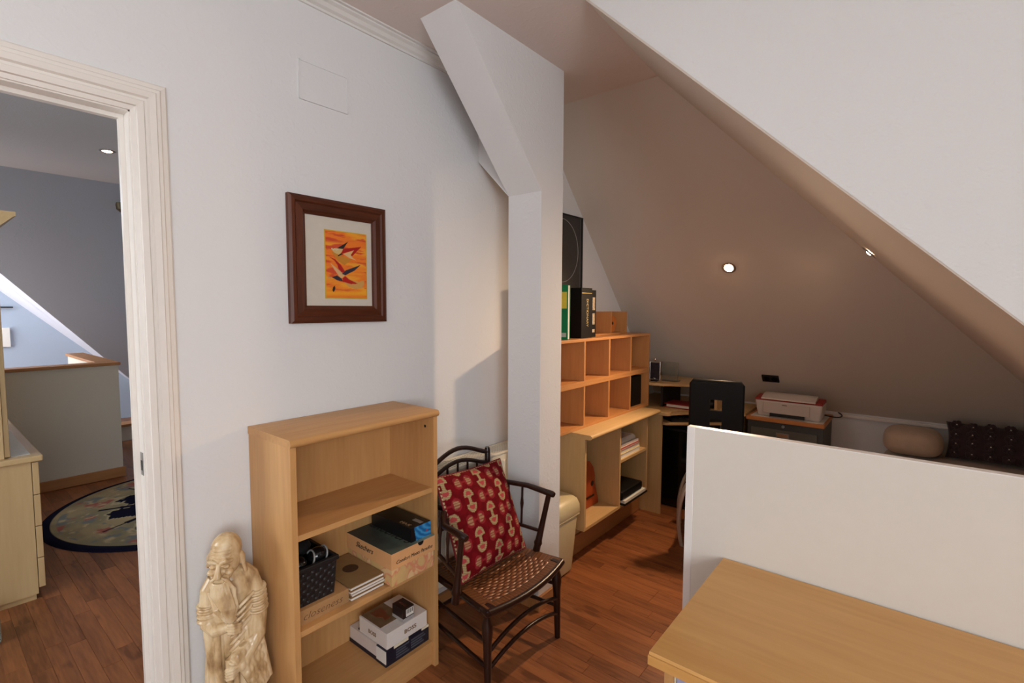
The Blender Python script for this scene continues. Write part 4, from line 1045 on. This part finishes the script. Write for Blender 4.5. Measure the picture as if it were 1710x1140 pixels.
for a in ((2.455, 2.93, 2.088, 2.096), (2.455, 2.93, 1.596, 1.604), (2.455, 2.463, 1.604, 2.088), (2.917, 2.930, 1.604, 2.088)):
    bx('frame_rail', -1.798, -1.780, a[0], a[1], a[2], a[3], BLACK, bp_)
bx('pale_line', -1.785, -1.7842, 2.902, 2.905, 1.606, 2.086, plain('pale_line_ink', C(120, 118, 116), .5), bp_)
mk('circle_line', MB().tube([(-1.7845, 2.685+.19*cos(a), 1.862+.20*sin(a)) for a in [2*pi*k/48 for k in range(49)]], .0022, 6), plain('pale_circle_ink', C(150, 146, 142), .5), bp_)

# cream waste bin
bn = thing('waste_bin', 'cream plastic waste bin with rounded swing lid beside the post', 'bin', (-1.56, 2.32, 0))
b = MB(); b.hexa([(-1.68, 2.17, 0), (-1.475, 2.17, 0), (-1.475, 2.36, 0), (-1.68, 2.36, 0), (-1.70, 2.15, .34), (-1.450, 2.15, .34), (-1.450, 2.38, .34), (-1.70, 2.38, .34)], .02, 3)
mk('bin_body', b, CREAM, bn, smooth=40)
pr = [(-1.702, .34), (-1.446, .34), (-1.440, .355), (-1.444, .395), (-1.462, .425), (-1.50, .437), (-1.70, .437)]
mk('swing_lid', MB().prism(pr, 'y', 2.148, 2.382, .006), CREAM, bn, smooth=40)
bx('rim', -1.703, -1.444, 2.147, 2.383, .333, .343, CREAM, bn, bev=.003)

# ------------------------------------------------------------------ corner desk
cdk = thing('corner_desk', 'maple corner desk with raised shelf and keyboard tray', 'desk', (-1.4, 3.8, 0))
def arcpts(c, r, a0, a1, n=8): return [(c[0]+r*cos(a0+(a1-a0)*i/n), c[1]+r*sin(a0+(a1-a0)*i/n)) for i in range(n+1)]
top = [(-1.797, 3.505), (-1.52, 3.505), (-1.52, 3.42)] + arcpts((-1.385, 3.455), .035, -pi/2, pi/4, 6)
top += [(-1.30, 3.56), (-1.20, 3.65), (-1.08, 3.72), (-.96, 3.765), (-.935, 3.78), (-.935, 4.19), (-1.797, 4.19)]
mk('desk_top', MB().prism(top, 'z', .728, .753, .003), MXX, cdk)
bx('side_panel', -1.797, -1.408, 3.432, 3.450, 0, .728, MZ, cdk)
bx('side_panel', -.975, -.957, 3.80, 4.18, 0, .728, MZ, cdk)
tray = [(-1.60, 3.60), (-1.42, 3.46), (-1.39, 3.455), (-1.36, 3.47), (-1.05, 3.74), (-1.0, 3.78), (-1.0, 3.86), (-1.30, 4.0)]
mk('keyboard_tray', MB().prism(tray, 'z', .655, .673, .003), MXX, cdk)
tier = [(-1.797, 3.505), (-1.50, 3.505), (-1.44, 3.52), (-1.22, 3.66), (-1.12, 3.70), (-1.12, 3.985), (-1.797, 3.985)]
mk('raised_shelf', MB().prism(tier, 'z', .925, .945, .003), MXX, cdk)
bx('shelf_support', -1.78, -1.762, 3.53, 3.98, .753, .925, MZ, cdk)
bx('shelf_support', -1.14, -1.122, 3.74, 3.98, .753, .925, MZ, cdk)
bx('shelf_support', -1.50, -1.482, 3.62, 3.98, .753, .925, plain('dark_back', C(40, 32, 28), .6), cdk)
t = thing('red_folder', 'red folder with white papers under the raised desk shelf', 'folder', (-1.5, 3.66, .7535))
bx('cover', -1.47, -1.23, 3.62, 3.80, .7535, .762, RED, t); bx('papers', -1.45, -1.225, 3.615, 3.79, .762, .779, PAPER, t); bx('cover', -1.47, -1.235, 3.62, 3.80, .779, .784, RED, t)
mk('mouse', MB().ell((-1.18, 3.80, .7905), (.045, .05, .035)), BLACK, None, smooth=True, label='dark rounded gadget at the back of the corner desk', cat='gadget')
ct = thing('dark_filler', 'black block added to darken the space under the corner desk', 'dark filler', (-1.36, 3.8, 0))  # black block added in place of the darkness below the desk
bx('case', -1.50, -1.20, 3.63, 4.1, 0, .60, BLACK, ct, bev=.004)
bx('front_panel', -1.49, -1.21, 3.618, 3.63, .02, .58, BLACKG, ct, bev=.003)
kb_ = thing('keyboard', 'dark keyboard on the pull-out tray of the corner desk', 'keyboard', (-1.30, 3.66, .6735))
mk('case', MB().slab([(-1.46, 3.58, .6735), (-1.36, 3.50, .6735), (-1.06, 3.76, .6735), (-1.16, 3.84, .6735)], (0, 0, .018)), BLACK, kb_)
for i in range(8):
    for j in range(3):
        p = Vector((-1.44, 3.575, 0)) + Vector((.30, .26, 0))*((i+.6)/8.6) + Vector((.10, -.08, 0))*((j+.2)/3.4)
        bx('key', p.x-.010, p.x+.010, p.y-.010, p.y+.010, .6915, .696, GREYM, kb_)
ph = thing('photo_stand', 'small chrome photo stand with dark picture on the raised desk shelf', 'photo frame', (-1.53, 3.60, .9455))
bx('picture', -1.575, -1.505, 3.598, 3.602, .962, 1.085, plain('dark_photo', C(50, 44, 50), .3, var=.5, scale=50), ph)
b = MB().tube([(-1.58, 3.6, .955), (-1.58, 3.6, 1.092), (-1.50, 3.6, 1.092), (-1.50, 3.6, .955), (-1.58, 3.6, .955)], .004, 8); mk('wire_frame', b, CHROME, ph)
mk('finial', MB().ell((-1.54, 3.6, 1.112), (.010, .010, .014)), CHROME, ph, smooth=True)
mk('clip', MB().ell((-1.54, 3.592, .966), (.012, .008, .007)), CHROME, ph, smooth=True)
bx('stand', -1.565, -1.515, 3.575, 3.635, .9455, .957, BLACK, ph, bev=.003)
af = thing('acrylic_frame', 'clear acrylic block frame beside the chrome photo stand', 'photo frame', (-1.44, 3.66, .9455))
ACR = plain('clear_acrylic', C(200, 200, 190), .06, var=.01); ACR.node_tree.nodes['Principled BSDF'].inputs['Transmission Weight'].default_value = .85
bx('sheet', -1.51, -1.385, 3.655, 3.664, .9455, 1.090, ACR, af, bev=.001); bx('foot', -1.51, -1.385, 3.664, 3.71, .9455, .952, ACR, af, bev=.001)

# black high-back chair at the corner desk
oc = thing('desk_chair', 'black high-back leatherette chair with chrome legs at the corner desk', 'chair', (-.965, 3.26, 0), radians(12))
# local: back at -y, faces +y
lw = .140
b = MB()
for x0, x1, z0, z1 in ((-lw, -.034, .46, .955), (.034, lw, .46, .955), (-lw, lw, .955, 1.055), (-.034, .034, .838, .888), (-.034, .034, .46, .77)):
    b.box(x0, x1, -.225-.02*(0), -.19, z0, z1)
bmesh.ops.remove_doubles(b.bm, verts=b.bm.verts[:], dist=.0001)
mk('backrest', b, BLACKL, oc, local=True)
mk('back_rim', MB().tube([(-lw, -.207, .46), (-lw, -.207, 1.045), (-lw+.008, -.207, 1.060), (lw-.008, -.207, 1.060), (lw, -.207, 1.045), (lw, -.207, .46)], .014, 10), BLACKL, oc, local=True, smooth=60)
mk('seat', MB().box(-.165, .165, -.21, .20, .42, .485, .02, 3), BLACKL, oc, local=True, smooth=40)
for s_ in (-1, 1):
    mk('leg', MB().tube(bez((s_*.13, -.20, .44), (s_*.20, -.27, .36), (s_*.21, -.20, .15), (s_*.18, -.17, 0.0), 14), [.018]*15, 10, flat=.6), SATIN, oc, local=True, smooth=60)
    mk('leg', MB().tube(bez((s_*.14, .16, .44), (s_*.24, .14, .36), (s_*.27, .15, .15), (s_*.245, .18, 0.0), 14), [.020]*15, 10, flat=.6), SATIN, oc, local=True, smooth=60)

# filing cabinet with printer
fc = thing('filing_cabinet', 'dark grey steel filing cabinet with wooden top beside the corner desk', 'cabinet', (-.69, 3.98, 0))
bx('carcass', -.922, -.458, 3.79, 4.185, 0, .715, GREYM, fc, bev=.003)
bx('wooden_top', -.928, -.452, 3.768, 4.19, .715, .741, wood('orange_top', C(186, 116, 60), C(204, 134, 76), 'x'), fc, bev=.003)
for z0, z1 in ((.40, .665), (.06, .39)):
    d_ = bx('drawer', -.895, -.490, 3.775, 3.79, z0, z1, GREYM2, fc, bev=.003)
    bx('label_holder', -.735, -.655, 3.770, 3.775, z1-.05, z1-.018, STEEL, d_); bx('card', -.728, -.662, 3.7685, 3.770, z1-.044, z1-.024, plain('tan_card_%d' % int(z0*100), C(150, 110, 80), .7), d_)
    mk('handle', MB().tube([(-.745, 3.775, z1-.075), (-.74, 3.752, z1-.078), (-.65, 3.752, z1-.078), (-.645, 3.775, z1-.075)], .007, 8), CHROME, d_, smooth=60)
lk = mk('lock', MB().disc((-.695, 3.79, .690), (0, -1, 0), .010, .008, 14), STEEL, fc)
bx('paper_sheet', -.905, -.462, 3.79, 4.12, .7412, .7425, PAPER, None, label='white paper sheet lying under the printer', cat='paper')
pn = thing('printer', 'white inkjet printer with red trim on the filing cabinet', 'printer', (-.68, 3.92, .743))
pz = .743
mk('body', MB().hexa([(-.868, 3.83, pz), (-.486, 3.83, pz), (-.486, 4.06, pz), (-.868, 4.06, pz), (-.885, 3.81, pz+.115), (-.472, 3.81, pz+.115), (-.472, 4.0, pz+.115), (-.885, 4.0, pz+.115)], .012, 3), PRINTW, pn, smooth=40)
mk('red_trim', MB().prism([(3.812, pz+.115), (3.995, pz+.115), (3.965, pz+.138), (3.822, pz+.125)], 'x', -.884, -.473), RED, pn)
mk('scanner_lid', MB().prism([(3.812, pz+.123), (3.968, pz+.132), (3.955, pz+.155), (3.90, pz+.152), (3.818, pz+.131)], 'x', -.845, -.515), PRINTW, pn)
bx('front_door', -.83, -.545, 3.8065, 3.825, pz+.028, pz+.102, plain('printer_panel', C(204, 192, 182), .45, var=.01), pn, bev=.003)
bx('paper_slot', -.785, -.575, 3.804, 3.83, pz+.008, pz+.030, BLACK, pn)
bx('output_tray', -.785, -.575, 3.79, 3.83, pz+.002, pz+.007, plain('tray_grey', C(150, 146, 140), .4), pn)
bx('badge', -.71, -.68, 3.805, 3.808, pz+.089, pz+.094, plain('badge_brown', C(120, 90, 70), .4), pn)
mk('power_cable', MB().tube(bez((-.48, 3.98, .77), (-.40, 4.02, .745), (-.36, 4.10, .752), (-.42, 4.17, .765), 12), .004, 8), BLACK, None, smooth=True, label='thin black cable looping behind the printer', cat='cable')
# socket on the rear slope
ns = Vector((0, -1.08, -1)).normalized(); ux = Vector((1, 0, 0)); uy = ns.cross(ux)
so_ = thing('wall_socket', 'black double socket on the rear slope above the printer', 'socket', (-.824, 3.984, .993))
def onslope(a, c, h): p = Vector((-.824, 3.9835, .9938))+ux*a+uy*c+ns*h; return tuple(p)
mk('plate', MB().slab([onslope(-.055, -.032, 0), onslope(.055, -.032, 0), onslope(.055, .032, 0), onslope(-.055, .032, 0)], ns*.012), BLACK, so_)
for dx in (-.027, .027): mk('outlet', MB().tube([onslope(dx, 0, .012), onslope(dx, 0, .015)], .02, 16), BLACKG, so_)

# ------------------------------------------------------------------ bed, pillow, dark cushion
bd = thing('day_bed', 'cream covered day bed along the low knee wall', 'bed', (.6, 3.7, 0))
bx('base', -.12, .80, 3.22, 4.15, .06, .32, LINEN, bd, bev=.02)
mk('mattress', MB().box(-.150, .84, 3.20, 4.165, .32, .592, .07, 5), LINEN, bd, smooth=40)
for x in (-.05, .72):
    for y in (3.28, 4.08): bx('leg', x, x+.05, y, y+.05, 0, .06, DARKW, bd)
def pillow(name, label, c, sx, sy, sz, mat, rot, cat):
    def f(sgn):
        def g(u, v):
            a, e = 2*u-1, 2*v-1; k = max(0, 1-abs(a)**3)*max(0, 1-abs(e)**3)
            return (a*sx/2*(1-.05*(1-e*e)*abs(a)**3), e*sy/2*(1-.05*(1-a*a)*abs(e)**3), sgn*sz/2*k**.5)
        return g
    b = MB(); b.grid(f(1), 40, 40); b.grid(f(-1), 40, 40); bmesh.ops.remove_doubles(b.bm, verts=b.bm.verts[:], dist=.0005)
    b.bm.transform(Matrix.Translation(c) @ rot)
    return b
def sgnp(v, e): return (1 if v >= 0 else -1)*abs(v)**e
b = MB()
def plw(u, v):
    a, c = 2*pi*u, pi*(v-.5)*.998
    return (-.004+.148*sgnp(cos(c), .55)*sgnp(cos(a), .6), 3.985+.165*sgnp(cos(c), .55)*sgnp(sin(a), .6), .676+.080*sgnp(sin(c), .8)+.010*sin(a*3)*cos(c)*.3)
b.grid(plw, 48, 24, closeu=True); bmesh.ops.holes_fill(b.bm, edges=b.bm.edges[:], sides=60)
mk('pillow', b, LINEN, None, smooth=True, label='plump cream pillow at the end of the day bed', cat='pillow')
dc = thing('rosette_cushion', 'dark plum cushion with fabric rosettes and gems on the bed', 'cushion', (.435, 4.03, .6))
Rm = Matrix.Translation((.432, 4.02, .705)) @ Matrix.Rotation(radians(60), 4, 'X')
b = pillow('c', '', (0, 0, 0), .56, .23, .08, PLUM, Matrix.Identity(4), ''); b.bm.transform(Rm); mk('cover', b, PLUM, dc, smooth=True)
for i in range(7):
    for j in range(4):
        x, y = -.235+i*.078+random.uniform(-.006, .006), -.085+j*.057+random.uniform(-.006, .006)
        a, e = x/.28, y/.115; h = .04*(max(0, 1-abs(a)**3)*max(0, 1-abs(e)**3))**.5
        b = MB()
        for k in range(7):
            an = 2*pi*k/7+random.random()*.4
            b.ell((x+.017*cos(an), y+.017*sin(an), h+.001+.003*(k % 2)), (.014, .014, .005), 8, 5)
        b.bm.transform(Rm); ro_ = mk('rosette', b, PLUM, dc, smooth=True)
        b = MB().ell((x, y, h+.007), (.005, .005, .004), 10, 6); b.bm.transform(Rm); mk('gem', b, GEM, ro_, smooth=True)
